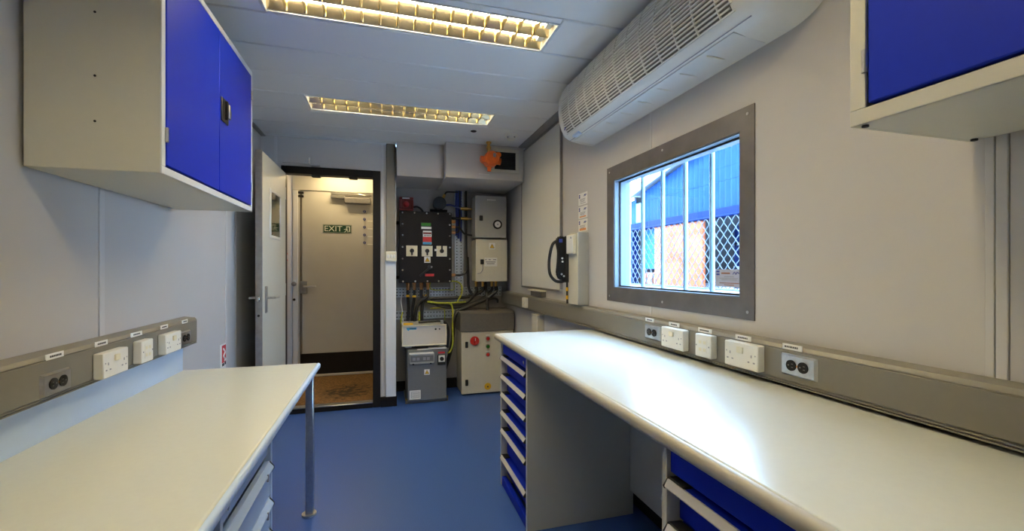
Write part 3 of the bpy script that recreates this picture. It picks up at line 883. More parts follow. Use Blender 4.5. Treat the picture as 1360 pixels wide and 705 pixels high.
# ================================================================== AIR CONDITIONER
ac = thing('air_conditioner', 'long white air conditioner under the ceiling above the window', 'air conditioner', (XR, 1.72, 1.985))
AY0, AY1 = .975, 2.480
prof = [(1.249, 1.985), (1.160, 1.993), (1.095, 2.006), (1.062, 2.024), (1.040, 2.060), (1.024, 2.110), (1.017, 2.170), (1.019, 2.230), (1.032, 2.280), (1.052, 2.312), (1.249, 2.316)]
bm = nb()
rings = []
nseg = 8
R = .13
st = [(AY1, 0.0)]
st.append((AY0 + R, 0.0))
for i in range(1, nseg + 1):
    a = PI / 2 * i / nseg
    st.append((AY0 + R - R * math.sin(a), R * (1 - math.cos(a))))
for (yy, inset) in st:
    ring = []
    for (x, z) in prof:
        k_ = inset / R
        ring.append(bm.verts.new((x + k_ * .085 * (1.249 - x) / .235, yy, z + k_ * .055 * max(0.0, (2.17 - z) / .185))))
    rings.append(ring)
for r0, r1 in zip(rings[:-1], rings[1:]):
    for i in range(len(prof)):
        j = (i + 1) % len(prof)
        bm.faces.new((r0[i], r0[j], r1[j], r1[i]))
bm.faces.new(rings[0]); bm.faces.new(list(reversed(rings[-1])))
bmesh.ops.recalc_face_normals(bm, faces=bm.faces)
acb = part('casing', bm, M['acw'], ac)
# front grille
GY0, GY1 = 1.120, 2.440
front = [p for p in prof[3:10]]
def along(ps, t):
    L = [math.dist(a, b) for a, b in zip(ps[:-1], ps[1:])]
    tot = sum(L); d = t * tot
    for a, b, l in zip(ps[:-1], ps[1:], L):
        if d <= l + 1e-9:
            u = d / l
            nx, nz = -(b[1] - a[1]) / l, (b[0] - a[0]) / l
            if nx > 0: nx, nz = -nx, -nz
            return (a[0] + (b[0] - a[0]) * u, a[1] + (b[1] - a[1]) * u), (nx, nz)
        d -= l
    return ps[-1], (-1, 0)
bm = nb()
pts = [along(front, .03 + .94 * i / 16) for i in range(17)]
poly = [(p[0] + n[0] * .0012, p[1] + n[1] * .0012) for p, n in pts] + [(p[0] - n[0] * .002, p[1] - n[1] * .002) for p, n in reversed(pts)]
gr = part('grille_recess', Pr(poly, 'y', GY0 + .01, GY1 - .005), M['acdark'], ac)
NS = 21
for i in range(NS):
    (p, n) = along(front, .035 + .93 * i / (NS - 1))
    tx, tz = -n[1], n[0]
    h = .0040
    q = [(p[0] + tx * h, p[1] + tz * h), (p[0] + tx * h * .7 + n[0] * .007, p[1] + tz * h * .7 + n[1] * .007), (p[0] - tx * h * .7 + n[0] * .007, p[1] - tz * h * .7 + n[1] * .007), (p[0] - tx * h, p[1] - tz * h)]
    part('grille_slat', Pr(q, 'y', GY0 + (.012 if i % 2 else 0), GY1), M['acw'], ac)
for k in range(13):
    yy = GY0 + .055 + k * (GY1 - GY0 - .07) / 12
    bm = nb()
    pp = [along(front, .03 + .94 * i / 12) for i in range(13)]
    poly = [(p[0] + n[0] * .0082, p[1] + n[1] * .0082) for p, n in pp] + [(p[0] + n[0] * .0012, p[1] + n[1] * .0012) for p, n in reversed(pp)]
    part('grille_rib', Pr(poly, 'y', yy - .0022, yy + .0022), M['acw'], ac)
bm = nb()
prism(bm, [(1.238, 1.9845), (1.105, 1.9990), (1.105, 2.003), (1.238, 1.989)], 'y', 1.18, 2.44)
fl = part('air_flap', bm, M['cabwhite'], ac)
for k in range(7):
    yy = 1.32 + k * .15
    part('flap_rib', B(1.12, 1.225, yy, yy + .003, 1.988, 1.9925), M['acw'], fl)
part('display_window', B(1.072, 1.100, 2.315, 2.395, 2.003, 2.018, .002), M['paleblue_daylit'], ac)
part('badge', B(1.034, 1.042, 2.415, 2.432, 2.052, 2.074, .001), M['inkblue'], ac)
part('seam', Pr([(1.0945, 2.0045), (1.0915, 2.0055), (1.093, 2.008), (1.096, 2.007)], 'y', AY0 + .12, AY1 - .002), M['inkgrey'], ac)

# ================================================================== RIGHT WALL, FAR STRETCH
wb = thing('whiteboard', 'tall whiteboard in a thin grey frame on the right wall', 'whiteboard', (XR, 3.43, 1.06))
part('panel', B(XR - .014, XR - .001, 2.975, 3.905, 1.066, 2.312, .001), M['board'], wb)
bm = nb(); frame_x(bm, 2.962, 3.918, 1.052, 2.316, .014, XR - .020, XR - .001, .002)
part('frame', bm, M['steeldark'], wb)
for yy in (2.962, 3.90):
    for zz in (1.052, 2.296):
        part('corner_cap', B(XR - .022, XR - .001, yy - .002, yy + .024, zz - .002, zz + .022, .004), M['boxgrey'], wb)
pt = thing('pen_tray', 'small dark tray with pale lid on the wall below the whiteboard', 'tray', (XR, 3.42, 1.0))
part('tray_body', B(XR - .050, XR - .001, 3.30, 3.55, .993, 1.036, .003), M['hood'], pt)
part('tray_lid', B(XR - .060, XR - .001, 3.29, 3.60, 1.036, 1.046, .002), M['ivory'], pt)
# upright conduit below the trunking, beyond the bench
dp = thing('conduit_drop', 'pale upright conduit box below the trunking beyond the bench', 'conduit', (1.22, 3.40, .0))
part('cover', B(1.186, XR - .001, 3.345, 3.475, .1, .845, .003), M['boxcream'], dp)
part('cap', B(1.182, XR - .001, 3.340, 3.480, .838, .846, .002), M['ivory'], dp)
# upright phone conduit
pc = thing('conduit_riser', 'grey upright conduit box on the wall left of the window', 'conduit', (1.21, 2.6, .99))
part('cover', B(1.175, XR - .001, 2.535, 2.680, .989, 1.455, .003), M['boxgrey'], pc)
part('front_cover', B(1.172, 1.175, 2.538, 2.677, .992, 1.450, .001), M['boxcream'], pc)
jb = thing('junction_box', 'small cream switch box at the top of the phone conduit', 'switch', (1.16, 2.61, 1.317))
part('box', B(1.150, 1.172, 2.560, 2.660, 1.317, 1.440, .003), M['ivory'], jb)
part('face_plate', B(1.147, 1.150, 2.562, 2.658, 1.320, 1.437, .001), M['white'], jb)
part('button', Cy((1.147, 2.585, 1.42), (1.144, 2.585, 1.42), .006, 12), M['inkgrey'], jb)
ph = thing('telephone', 'black wall telephone with thick cord hung beside the whiteboard', 'telephone', (1.17, 2.70, 1.13))
part('cradle', B(1.150, 1.186, 2.683, 2.712, 1.130, 1.438, .005), M['blackmatt'], ph)
bm = nb()
prism(bm, [(1.158, 1.145), (1.118, 1.148), (1.098, 1.190), (1.106, 1.260), (1.110, 1.335), (1.096, 1.395), (1.104, 1.432), (1.130, 1.440), (1.158, 1.425)], 'y', 2.684, 2.735)
bmesh.ops.bevel(bm, geom=list(bm.edges), offset=.007, segments=2, affect='EDGES')
hs = part('handset', bm, M['black'], ph)
part('display', B(1.105, 1.130, 2.681, 2.685, 1.395, 1.418, .001), M['inkblue'], hs)
for (xx, zz, m) in ((1.128, 1.290, 'paper'), (1.130, 1.268, 'paper'), (1.124, 1.185, 'steel'), (1.140, 1.172, 'steel')):
    part('key', Cy((xx, 2.684, zz), (xx, 2.680, zz), .0065, 10), M[m], hs)
bm = nb(); tube(bm, [(1.108, 2.71, 1.41), (1.076, 2.72, 1.385), (1.058, 2.725, 1.32), (1.052, 2.728, 1.25), (1.060, 2.728, 1.185), (1.088, 2.72, 1.145), (1.12, 2.71, 1.134), (1.155, 2.70, 1.140)], .010, 10, 8)
part('cord', bm, M['blackmatt'], ph)
cb = thing('striped_cable', 'short black and yellow cable dropping from telephone to trunking', 'cable', (1.165, 2.70, .99))
bm = nb(); tube(bm, [(1.168, 2.695, 1.13), (1.168, 2.695, 1.06), (1.170, 2.695, .990)], .007, 8, 3)
part('sheath', bm, M['cable'], cb)
for zz in (1.085, 1.030):
    part('yellow_sleeve', Cy((1.168, 2.695, zz - .012), (1.168, 2.695, zz + .012), .0085, 10), M['yellow'], cb)
# notices on the wall: blue mark, blue scribble, lines
for i, (zt, m, lab) in enumerate(((1.720, 'inkgrey', 'topmost small white notice right of the whiteboard'), (1.632, 'inkorange', 'middle small white notice right of the whiteboard'), (1.545, 'inkorange', 'lowest small white notice, with an orange band, right of whiteboard'))):
    nt_ = thing('wall_notice', lab, 'notice', (XR, 2.62, zt - .04), 'small notices on the right wall')
    part('sheet', B(XR - .0015, XR - .0002, 2.555, 2.690, zt - .078, zt, .0002), M['paper'], nt_)
    a, b = XR - .0022, XR - .0015
    bm = nb(); box(bm, a, b, 2.664, 2.682, zt - .018, zt - .008); box(bm, a, b, 2.664, 2.682, zt - .031, zt - .021)
    part('mark', bm, M['inkblue'], nt_)
    bm = nb(); tube(bm, [(b, 2.605, zt - .026), (b, 2.595, zt - .014), (b, 2.588, zt - .026), (b, 2.580, zt - .014), (b, 2.570, zt - .020)], .0022, 5, 3)
    part('mark', bm, M['inkblue'], nt_)
    bm = nb()
    for k in range(3):
        box(bm, a, b, 2.585 + .006 * k, 2.668 - .004 * k, zt - .042 - .008 * k, zt - .039 - .008 * k)
    part('printing', bm, M['inkgrey'], nt_)
    if i:
        part('band', B(a, b, 2.575, 2.670, zt - .072, zt - (.064 if i == 1 else .058)), M['inkorange'], nt_)
    else:
        part('band', B(a, b, 2.58, 2.66, zt - .069, zt - .066), M['inkgrey'], nt_)
# notice on the window glass
gn = thing('window_notice', 'grey notice stuck to lower right corner of the window glass', 'notice', (1.283, 1.40, 1.18))
ny0, ny1, nz0, nz1 = 1.318, 1.462, 1.150, 1.218
part('sheet', B(1.2815, 1.2835, ny0, ny1, nz0, nz1), M['notice'], gn)
a, b = 1.2808, 1.2815
bm = nb(); box(bm, a, b, 1.440, 1.457, 1.206, 1.213); box(bm, a, b, 1.440, 1.457, 1.195, 1.202)
part('mark', bm, M['inkblue'], gn)
bm = nb(); tube(bm, [(a, 1.370, 1.199), (a, 1.362, 1.208), (a, 1.355, 1.199), (a, 1.348, 1.208), (a, 1.338, 1.201), (a, 1.328, 1.208)], .0012, 5, 3)
part('mark', bm, M['inkblue'], gn)
bm = nb()
for k, (u, v) in enumerate(((1.365, 1.415), (1.345, 1.440), (1.35, 1.43))):
    box(bm, a, b, u, v, 1.188 - .006 * k, 1.1905 - .006 * k)
part('printing', bm, M['inkgrey'], gn)
bm = nb(); box(bm, a, b, 1.34, 1.44, 1.163, 1.166); box(bm, a, b, 1.365, 1.415, 1.156, 1.159); box(bm, a, b, 1.385, 1.430, 1.200, 1.206)
part('printing', bm, M['crate'], gn)
# red tag on the left wall
tg = thing('wall_tag', 'narrow red and white tag on left wall just past the desk', 'tag', (XL, 3.18, .66))
part('sheet', B(XL, XL + .002, 3.122, 3.236, .560, .745, .0005), M['paper'], tg)
a, b = XL + .002, XL + .0026
part('red_field', B(a, b, 3.145, 3.230, .625, .735), M['inkred'], tg)
bm = nb(); tube(bm, [(XL + .003, 3.165, .715), (XL + .003, 3.195, .690), (XL + .003, 3.170, .668), (XL + .003, 3.200, .645), (XL + .003, 3.185, .635)], .006, 6, 4)
part('printing', bm, M['paper'], tg)
bm = nb(); box(bm, a, b, 3.15, 3.185, .605, .622); box(bm, a, b, 3.195, 3.23, .608, .628)
part('printing', bm, M['ink'], tg)
# light switch on the post
sw = thing('light_switch', 'cream light switch on the post between doorway and recess', 'switch', (.052, YP - .03, 1.33))
part('plate', B(.006, .100, YP - .062, YP - .030, 1.288, 1.374, .004), M['ivory'], sw)
for xx in (.030, .056, .080):
    part('rocker', B(xx - .010, xx + .010, YP - .066, YP - .062, 1.316, 1.346, .002), M['white'], sw)

# ================================================================== ELECTRICAL RECESS
# duct housing with grille
dh = thing('duct_housing', 'grey boxed duct with black vent beside the orange detector', 'duct', (.88, 3.81, 2.02))
part('casing', B(.511, 1.205, 3.810, YB, 2.020, ZC - .001, .003), M['wall'], dh)
part('casing_return', B(1.205, XR - .022, 3.83, YB, 2.020, ZC - .001), M['wall'], dh)
gf = nb(); frame_y(gf, .915, 1.172, 2.085, 2.302, .030, 3.796, 3.810, .003)
gfo = part('vent_frame', gf, M['cab'], dh)
part('vent_back', B(.944, 1.143, 3.8055, 3.8095, 2.113, 2.274), M['blackmatt'], gfo)
for k in range(9):
    zz = 2.120 + k * .0175
    part('vent_blade', B(.945, 1.142, 3.799, 3.806, zz, zz + .003), M['ex'], gfo)
part('handle_lip', B(.80, .90, 3.802, 3.810, 2.060, 2.066, .001), M['cabwhite'], dh)
# gas detector
gd = thing('gas_detector', 'orange gas detector hanging from brass fitting under the ceiling', 'detector', (.885, 3.73, 2.15))
gx, gy, gz = .893, 3.725, 2.178
bm = nb(); cyl(bm, (gx, gy + .05, gz), (gx, gy - .045, gz), .066, 24); cyl(bm, (gx, gy - .045, gz), (gx, gy - .062, gz), .060, 24, .050)
part('body', bm, M['orange'], gd)
bm = nb()
for a in (0.55, 3.3):
    c = (gx + .070 * math.cos(a), gy, gz + .070 * math.sin(a))
    cyl(bm, (c[0], gy + .02, c[2]), (c[0], gy - .04, c[2]), .024, 14)
cyl(bm, (gx - .05, gy, gz), (gx - .095, gy, gz), .026, 16)
cyl(bm, (gx + .05, gy, gz - .01), (gx + .088, gy, gz - .015), .030, 16)
part('side_boss', bm, M['orange'], gd)
bm = Cy((gx - .015, gy, gz - .06), (gx - .015, gy, gz - .105), .020, 16, .016)
part('sensor_tip', bm, M['orange'], gd)
part('display', B(gx + .005, gx + .030, gy - .064, gy - .061, gz + .008, gz + .040, .001), M['inkgrey'], gd)
bm = nb(); cyl(bm, (gx - .02, gy, gz + .06), (gx - .02, gy, ZC), .014, 12); cyl(bm, (gx - .02, gy, gz + .088), (gx - .02, gy, gz + .112), .022, 6); cyl(bm, (gx - .02, gy, ZC - .014), (gx - .02, gy, ZC), .024, 6)
part('gland', bm, M['brass'], gd)

# cable trays: perforated vertical and horizontal
def tray(label, x0, x1, z0, z1, y):
    t = thing('cable_tray', label, 'tray', ((x0 + x1) / 2, y, z0))
    bm = nb()
    box(bm, x0, x1, y - .002, y, z0, z1)
    if z1 - z0 > x1 - x0:
        box(bm, x0 - .002, x0, y - .018, y, z0, z1); box(bm, x1, x1 + .002, y - .018, y, z0, z1)
    else:
        box(bm, x0, x1, y - .018, y, z0 - .002, z0); box(bm, x0, x1, y - .018, y, z1, z1 + .002)
    part('plate', bm, M['tray'], t)
    bm = nb()
    nx = max(2, int((x1 - x0) / .030)); nz = max(2, int((z1 - z0) / .030))
    for i in range(nx):
        for j in range(nz):
            cx = x0 + (i + .5) * (x1 - x0) / nx; cz = z0 + (j + .5) * (z1 - z0) / nz
            box(bm, cx - .0065, cx + .0065, y - .0028, y - .0018, cz - .0045, cz + .0045)
    part('slots', bm, M['blackmatt'], t, stuff=True)
tray('pale perforated cable tray rising vertically beside the black panel', .690, .778, .75, 2.02, 4.475)
tray('perforated cable tray crossing behind cables below the black panel', .102, 1.19, .940, 1.030, 4.490)
tray('lower perforated cable tray crossing behind the white topped unit', .102, .98, .720, .800, 4.490)
solo('cable_duct', B(.640, .682, 4.455, 4.499, .98, 1.70, .003), M['boxgrey'], 'plain grey upright cable duct right of the black panel', 'duct', (.66, 4.48, .98))

# black isolator panel
ep = thing('isolator_panel', 'big black bolted isolator panel with three switch plates', 'panel', (.3825, 4.4, 1.094))
EX = lambda px: .138 + (px - 531) * .00719
EZ = lambda py: 1.766 - (py - 281) * .00723
EY = 4.290
part('enclosure', B(.138, .627, EY + .03, YB - .02, 1.094, 1.766, .006), M['ex'], ep)
part('cover', B(.130, .633, EY, EY + .028, 1.086, 1.774, .006), M['ex'], ep)
part('wall_foot', box(box(nb(), .105, .140, 4.44, 4.499, 1.12, 1.15, .003), .105, .140, 4.44, 4.499, 1.66, 1.69, .003), M['ex'], ep)
bolts = [(x, 282.2) for x in (534.5, 550, 566, 581, 597)] + [(x, 373) for x in (535, 551, 567, 582, 597)] + [(x, yy) for x in (534.5, 597) for yy in (297, 312, 327.5, 343, 358)]
for (x, yy) in bolts:
    part('bolt', Cy((EX(x), EY, EZ(yy)), (EX(x), EY - .008, EZ(yy)), .0085, 8), M['chrome'], ep)
part('indicator_bezel', B(EX(558), EX(572.5), EY - .006, EY, EZ(304), EZ(294), .002), M['blackmatt'], ep)
part('indicator', B(EX(559), EX(571.5), EY - .010, EY - .006, EZ(299), EZ(295.2), .002), M['green'], ep, label='green indicator')
part('nameplate', B(EX(558.8), EX(572.2), EY - .008, EY - .006, EZ(303.2), EZ(300.2)), M['paper'], ep)
lb = part('danger_label', B(EX(561), EX(572.5), EY - .002, EY, EZ(323.7), EZ(305.5)), M['paper'], ep)
part('red_band', B(EX(561.3), EX(572.2), EY - .0028, EY - .002, EZ(310), EZ(307.6)), M['darkred'], lb)
part('red_field', B(EX(561), EX(572.5), EY - .0028, EY - .002, EZ(320.5), EZ(313.6)), M['red'], lb)
part('blue_band', B(EX(561.2), EX(572.2), EY - .0028, EY - .002, EZ(323.6), EZ(320.7)), M['logoblue'], lb)
bm = nb()
for k in range(5):
    box(bm, EX(562.5 + k * 1.9), EX(563.6 + k * 1.9), EY - .0032, EY - .002, EZ(312.7), EZ(311.0))
part('printing', bm, M['ink'], lb)
for i, (x0, x1) in enumerate(((539.2, 553.8), (559.3, 573.8), (579.0, 593.2))):
    sp = part('switch_plate', B(EX(x0), EX(x1), EY - .006, EY, EZ(339.8), EZ(325.6), .002), M['ivory'], ep)
    cx, cz = (EX(x0) + EX(x1)) / 2, EZ(332.5)
    bm = nb(); cyl(bm, (cx, EY - .006, cz), (cx, EY - .022, cz), .020, 18); cyl(bm, (cx, EY - .022, cz), (cx, EY - .030, cz), .015, 18)
    if i == 2:
        box(bm, cx - .007, cx + .007, EY - .032, EY - .012, cz, cz + .05, .002)
    else:
        box(bm, cx - .007, cx + .007, EY - .036, EY - .016, cz - .042, cz + .004, .002)
    part('knob', bm, M['blackmatt'], sp)
part('tag', B(EX(576.3), EX(580.3), EY - .014, EY - .008, EZ(332.6), EZ(329.8), .001), M['paper'], ep)
triangle_sign(ep, EX(566.9), EY, EZ(344.2), .048)
bm = nb(); tube(bm, [(EX(556.5), EY - .03, EZ(366)), (EX(572), EY - .03, EZ(353))], .010, 10, 0); cyl(bm, (EX(570.5), EY, EZ(354.2)), (EX(570.5), EY - .032, EZ(354.2)), .022, 16)
part('lever', bm, M['blackmatt'], ep)
part('lever_pin', Cy((EX(572), EY - .03, EZ(354)), (EX(572), EY - .042, EZ(354)), .008, 10), M['steeldark'], ep)
part('red_label', B(EX(564), EX(575.8), EY - .002, EY, EZ(366.4), EZ(363)), M['red'], ep)
def gland(p0, p1, r, parent, m='copper'):
    p0, p1 = Vector(p0), Vector(p1)
    bm = nb()
    cyl(bm, p0, p0.lerp(p1, .35), r * 1.25, 6); cyl(bm, p0.lerp(p1, .35), p0.lerp(p1, .6), r, 12); cyl(bm, p0.lerp(p1, .6), p1, r * 1.15, 6, r * .9)
    part('gland', bm, M[m], parent)
GB = [.217, .278, .347, .411]
for x in GB:
    gland((x, 4.40, 1.094), (x, 4.40, 1.012), .016, ep)
for zz in (1.694, 1.640, 1.586, 1.158):
    gland((.628, 4.38, zz), (.682, 4.38, zz), .016, ep)

# sounder and horn
rs = thing('sounder', 'dark red square alarm sounder above the left of black panel', 'sounder', (.20, 4.44, 1.86))
part('base', B(.140, .270, 4.455, YB - .001, 1.795, 1.925, .006), M['darkred'], rs)
bm = nb(); frame_y(bm, .136, .272, 1.792, 1.926, .022, 4.405, 4.456, .006)
part('horn_rim', bm, M['darkred'], rs)
part('horn_back', B(.158, .250, 4.440, 4.455, 1.814, 1.904), M['darkred'], rs)
part('horn_cone', Cy((.204, 4.440, 1.860), (.204, 4.41, 1.860), .030, 16, .014), M['red'], rs)
part('name_strip', B(.165, .235, 4.403, 4.405, 1.908, 1.920), M['paper'], rs)
hn = thing('horn', 'round black horn above the right of black panel', 'sounder', (.527, 4.43, 1.87))
bm = nb(); cyl(bm, (.527, 4.499, 1.875), (.527, 4.42, 1.875), .058, 24); cyl(bm, (.527, 4.42, 1.875), (.527, 4.385, 1.875), .058, 24, .066)
part('body', bm, M['blackmatt'], hn)
part('mesh_face', Cy((.527, 4.385, 1.875), (.527, 4.380, 1.875), .052, 24), M['cable'], hn)
bm = nb(); box(bm, .44, .615, 4.47, 4.499, 1.800, 1.825, .003)
part('bracket', bm, M['ex'], hn)
gland((.560, 4.45, 1.925), (.585, 4.45, 1.975), .013, hn, 'brass')

# two wall boxes
def wall_box(label, x0, x1, z0, z1, m):
    t = thing('electrical_box', label, 'electrical box', ((x0 + x1) / 2, 4.4, z0))
    part('enclosure', B(x0 + .004, x1 - .004, 4.292, YB - .001, z0 + .004, z1 - .004, .003), m, t)
    d = part('door', B(x0, x1, 4.268, 4.290, z0, z1, .004), m, t)
    return t, d
b1, dd = wall_box('upper grey electrical box with round dial on its door', .862, 1.182, 1.533, 1.953, M['boxgrey'])
part('lock', B(.905, .940, 4.260, 4.268, 1.700, 1.752, .004), M['blackmatt'], dd)
bm = nb(); cyl(bm, (1.090, 4.268, 1.667), (1.090, 4.256, 1.667), .046, 28)
dl = part('dial', bm, M['blackmatt'], dd)
part('dial_face', Cy((1.090, 4.256, 1.667), (1.090, 4.2545, 1.667), .031, 24), M['paper'], dl)
part('dial_hub', Cy((1.090, 4.2545, 1.667), (1.090, 4.250, 1.667), .007, 12), M['inkgrey'], dl)
bm = nb()
for k in range(7):
    box(bm, .985 + k * .013, .994 + k * .013, 4.2665, 4.268, 1.906, 1.917)
part('lettering', bm, M['paper'], dd)
b2, dd = wall_box('lower cream electrical box with warning triangle on its door', .868, 1.192, 1.094, 1.516, M['boxcream'])
part('lock', B(.914, .950, 4.260, 4.268, 1.265, 1.315, .004), M['blackmatt'], dd)
triangle_sign(dd, 1.035, 4.268, 1.449, .050)
sl = part('label_plate', B(.957, 1.088, 4.266, 4.268, 1.245, 1.332), M['paper'], dd)
bm = nb()
for (a, b, c) in ((.965, .978, 1.308), (1.00, 1.02, 1.308), (1.045, 1.078, 1.308), (.97, 1.07, 1.285), (.98, 1.06, 1.268)):
    box(bm, a, b, 4.2652, 4.266, c, c + .009)
part('printing', bm, M['inkgrey'], sl)
bm = nb(); tube(bm, [(.935, 4.262, 1.262), (.938, 4.262, 1.215), (.915, 4.262, 1.180), (.885, 4.264, 1.172)], .003, 6, 5)
part('key_cord', bm, M['inkgrey'], dd)
GX = [.895, .965, 1.060, 1.105]
for x in GX:
    gland((x, 4.39, 1.096), (x, 4.39, 1.038), .013, b2, 'brass')
for zz in (1.835, 1.735):
    t = thing('pipe_fitting', 'brass cable fitting between black panel and grey box, %s' % ('the upper' if zz > 1.8 else 'the lower'), 'fitting', (.78, 4.42, zz))
    gland((.815, 4.43, zz), (.745, 4.43, zz), .015, t, 'brass')
    part('collar', Cy((.815, 4.43, zz), (.860, 4.43, zz), .010, 10), M['brass'], t)

# cables -----------------------------------------------------------------
def cable(label, pts, r, m='cable', name='cable', n=8):
    bm = nb(); tube(bm, pts, r, 8, n)
    solo(name, bm, M[m], label, 'cable', tuple(pts[-1]), 'cables in the electrical recess')
cable('black cable from first copper gland down behind the white unit', [(.217, 4.40, 1.012), (.217, 4.40, .93), (.225, 4.42, .82), (.215, 4.43, .66)], .015)
cable('black cable from second copper gland bowing down to the white unit', [(.278, 4.40, 1.012), (.278, 4.40, .93), (.262, 4.41, .82), (.255, 4.42, .66)], .015)
cable('thick black cable from third copper gland swinging into the bundle', [(.347, 4.40, 1.012), (.350, 4.38, .95), (.40, 4.37, .90), (.52, 4.38, .865), (.66, 4.39, .855), (.80, 4.40, .88), (.895, 4.39, .98), (.895, 4.39, 1.038)], .016)
cable('thick black cable from fourth copper gland curving down left', [(.411, 4.40, 1.012), (.405, 4.38, .95), (.345, 4.36, .91), (.300, 4.36, .84), (.285, 4.38, .74), (.280, 4.40, .66)], .016)
cable('thick black cable dropping straight behind the white topped unit', [(.39, 4.40, .93), (.362, 4.39, .88), (.350, 4.39, .80), (.350, 4.40, .66)], .018)
cable('long black cable crossing level to the right under the panel', [(.35, 4.42, .93), (.45, 4.42, .925), (.60, 4.42, .925), (.78, 4.42, .930), (.88, 4.42, .95), (.965, 4.39, 1.00), (.965, 4.39, 1.038)], .017)
cable('black cable sagging below the level one towards the cream box', [(.40, 4.36, .92), (.52, 4.35, .855), (.66, 4.35, .835), (.82, 4.36, .86), (.98, 4.37, .93), (1.060, 4.39, 1.00), (1.060, 4.39, 1.038)], .015)
cable('heavy black cable looping down between white unit and hood', [(1.105, 4.39, 1.038), (1.10, 4.38, .985), (.97, 4.36, .90), (.80, 4.33, .84), (.69, 4.31, .79), (.655, 4.30, .70), (.645, 4.30, .55), (.62, 4.30, .40), (.575, 4.36, .22)], .019)
cable('black cable entering the top of the taupe hood', [(1.00, 4.42, 1.08), (1.005, 4.36, .93), (.995, 4.30, .87), (.990, 4.28, .805)], .014)
cable('black cable arching right into the wall above the hood', [(.99, 4.33, .86), (1.02, 4.36, .905), (1.08, 4.39, .915), (1.13, 4.43, .90), (1.15, 4.49, .87)], .012)
cable('black cable from the lowest side gland turning up', [(.682, 4.38, 1.158), (.74, 4.385, 1.160), (.792, 4.39, 1.19), (.802, 4.40, 1.27), (.802, 4.43, 1.50), (.802, 4.44, 2.02)], .012)
cable('black cable running down right of the perforated tray', [(.812, 4.42, 1.34), (.818, 4.41, 1.15), (.822, 4.41, 1.04), (.85, 4.40, .97), (.895, 4.39, .95)], .015)
cable('black cable from the sounder to the panel top', [(.272, 4.45, 1.835), (.31, 4.44, 1.838), (.35, 4.42, 1.81), (.375, 4.40, 1.766)], .010)
cable('black cable from the horn gland up and across to the tray', [(.585, 4.45, 1.975), (.605, 4.45, 2.000), (.65, 4.45, 2.004), (.72, 4.455, 2.005)], .008)
cable('black cable from panel corner to the lower brass fitting', [(.62, 4.40, 1.74), (.66, 4.41, 1.733), (.745, 4.43, 1.735)], .012)
cable('black cable from the top side gland crossing the tray', [(.682, 4.38, 1.640), (.73, 4.40, 1.635), (.78, 4.42, 1.58), (.862, 4.44, 1.565)], .010)
cable('black cable from third side gland rising up the tray', [(.682, 4.38, 1.586), (.72, 4.41, 1.60), (.735, 4.44, 1.68), (.738, 4.45, 1.85), (.738, 4.45, 2.02)], .009)
for i, (x, r) in enumerate(((.705, .011), (.727, .012), (.750, .010))):
    cable('blue cable rising up the perforated tray, %s of three' % ('leftmost', 'middle', 'rightmost')[i], [(x, 4.46, 1.56 - .03 * i), (x + .004, 4.455, 1.72), (x - .003, 4.455, 1.88), (x, 4.46, 2.02)], r, 'bluecable')
cable('blue cable running level from the horn to the tray', [(.592, 4.44, 1.868), (.65, 4.44, 1.868), (.745, 4.44, 1.835)], .010, 'bluecable')
cable('green and yellow earth cable running level under the panel', [(.40, 4.33, .900), (.52, 4.33, .885), (.66, 4.33, .884), (.78, 4.34, .89)], .008, 'gyellow')
cable('green and yellow earth cable dropping beside the white unit', [(.60, 4.32, .888), (.635, 4.31, .86), (.645, 4.30, .78), (.640, 4.28, .62), (.635, 4.24, .50), (.605, 4.18, .435), (.575, 4.12, .43)], .008, 'gyellow')
cable('green and yellow earth cable looping from the panel corner to the tray', [(.63, 4.36, 1.098), (.70, 4.36, 1.090), (.742, 4.37, 1.05), (.745, 4.38, .97), (.70, 4.36, .89)], .008, 'gyellow')
cable('thin yellow wire looped below the black panel', [(.44, 4.40, 1.09), (.43, 4.40, 1.05), (.46, 4.40, 1.012), (.60, 4.42, 1.008), (.675, 4.44, 1.010), (.678, 4.44, 1.075)], .005, 'gyellow')
cable('thin yellow wire looped lower beside the white unit', [(.44, 4.45, .822), (.54, 4.45, .826), (.58, 4.45, .81), (.585, 4.45, .70)], .005, 'gyellow')
cable('short green and yellow wire rising at left of the white unit', [(.155, 4.30, .66), (.150, 4.32, .73), (.165, 4.36, .80)], .007, 'gyellow')
cable('short yellow wire between black cables above the white unit', [(.325, 4.36, .66), (.325, 4.37, .80)], .009, 'gyellow')
cable('thin white wire from the tray down to the white unit', [(.165, 4.44, .98), (.155, 4.44, .90), (.165, 4.40, .80), (.17, 4.36, .70)], .004, 'paper')
for (x, z, w_) in ((.217, .955, 'first'), (.278, .950, 'second'), (.352, .955, 'third'), (.400, .955, 'fourth')):
    solo('cable_tag', Cy((x, 4.395, z - .010), (x, 4.395, z + .010), .0185, 10), M['yellow'], 'yellow marker sleeve on the black cable below the %s copper gland from left' % w_, 'tag', (x, 4.395, z), 'yellow markers below the copper glands')

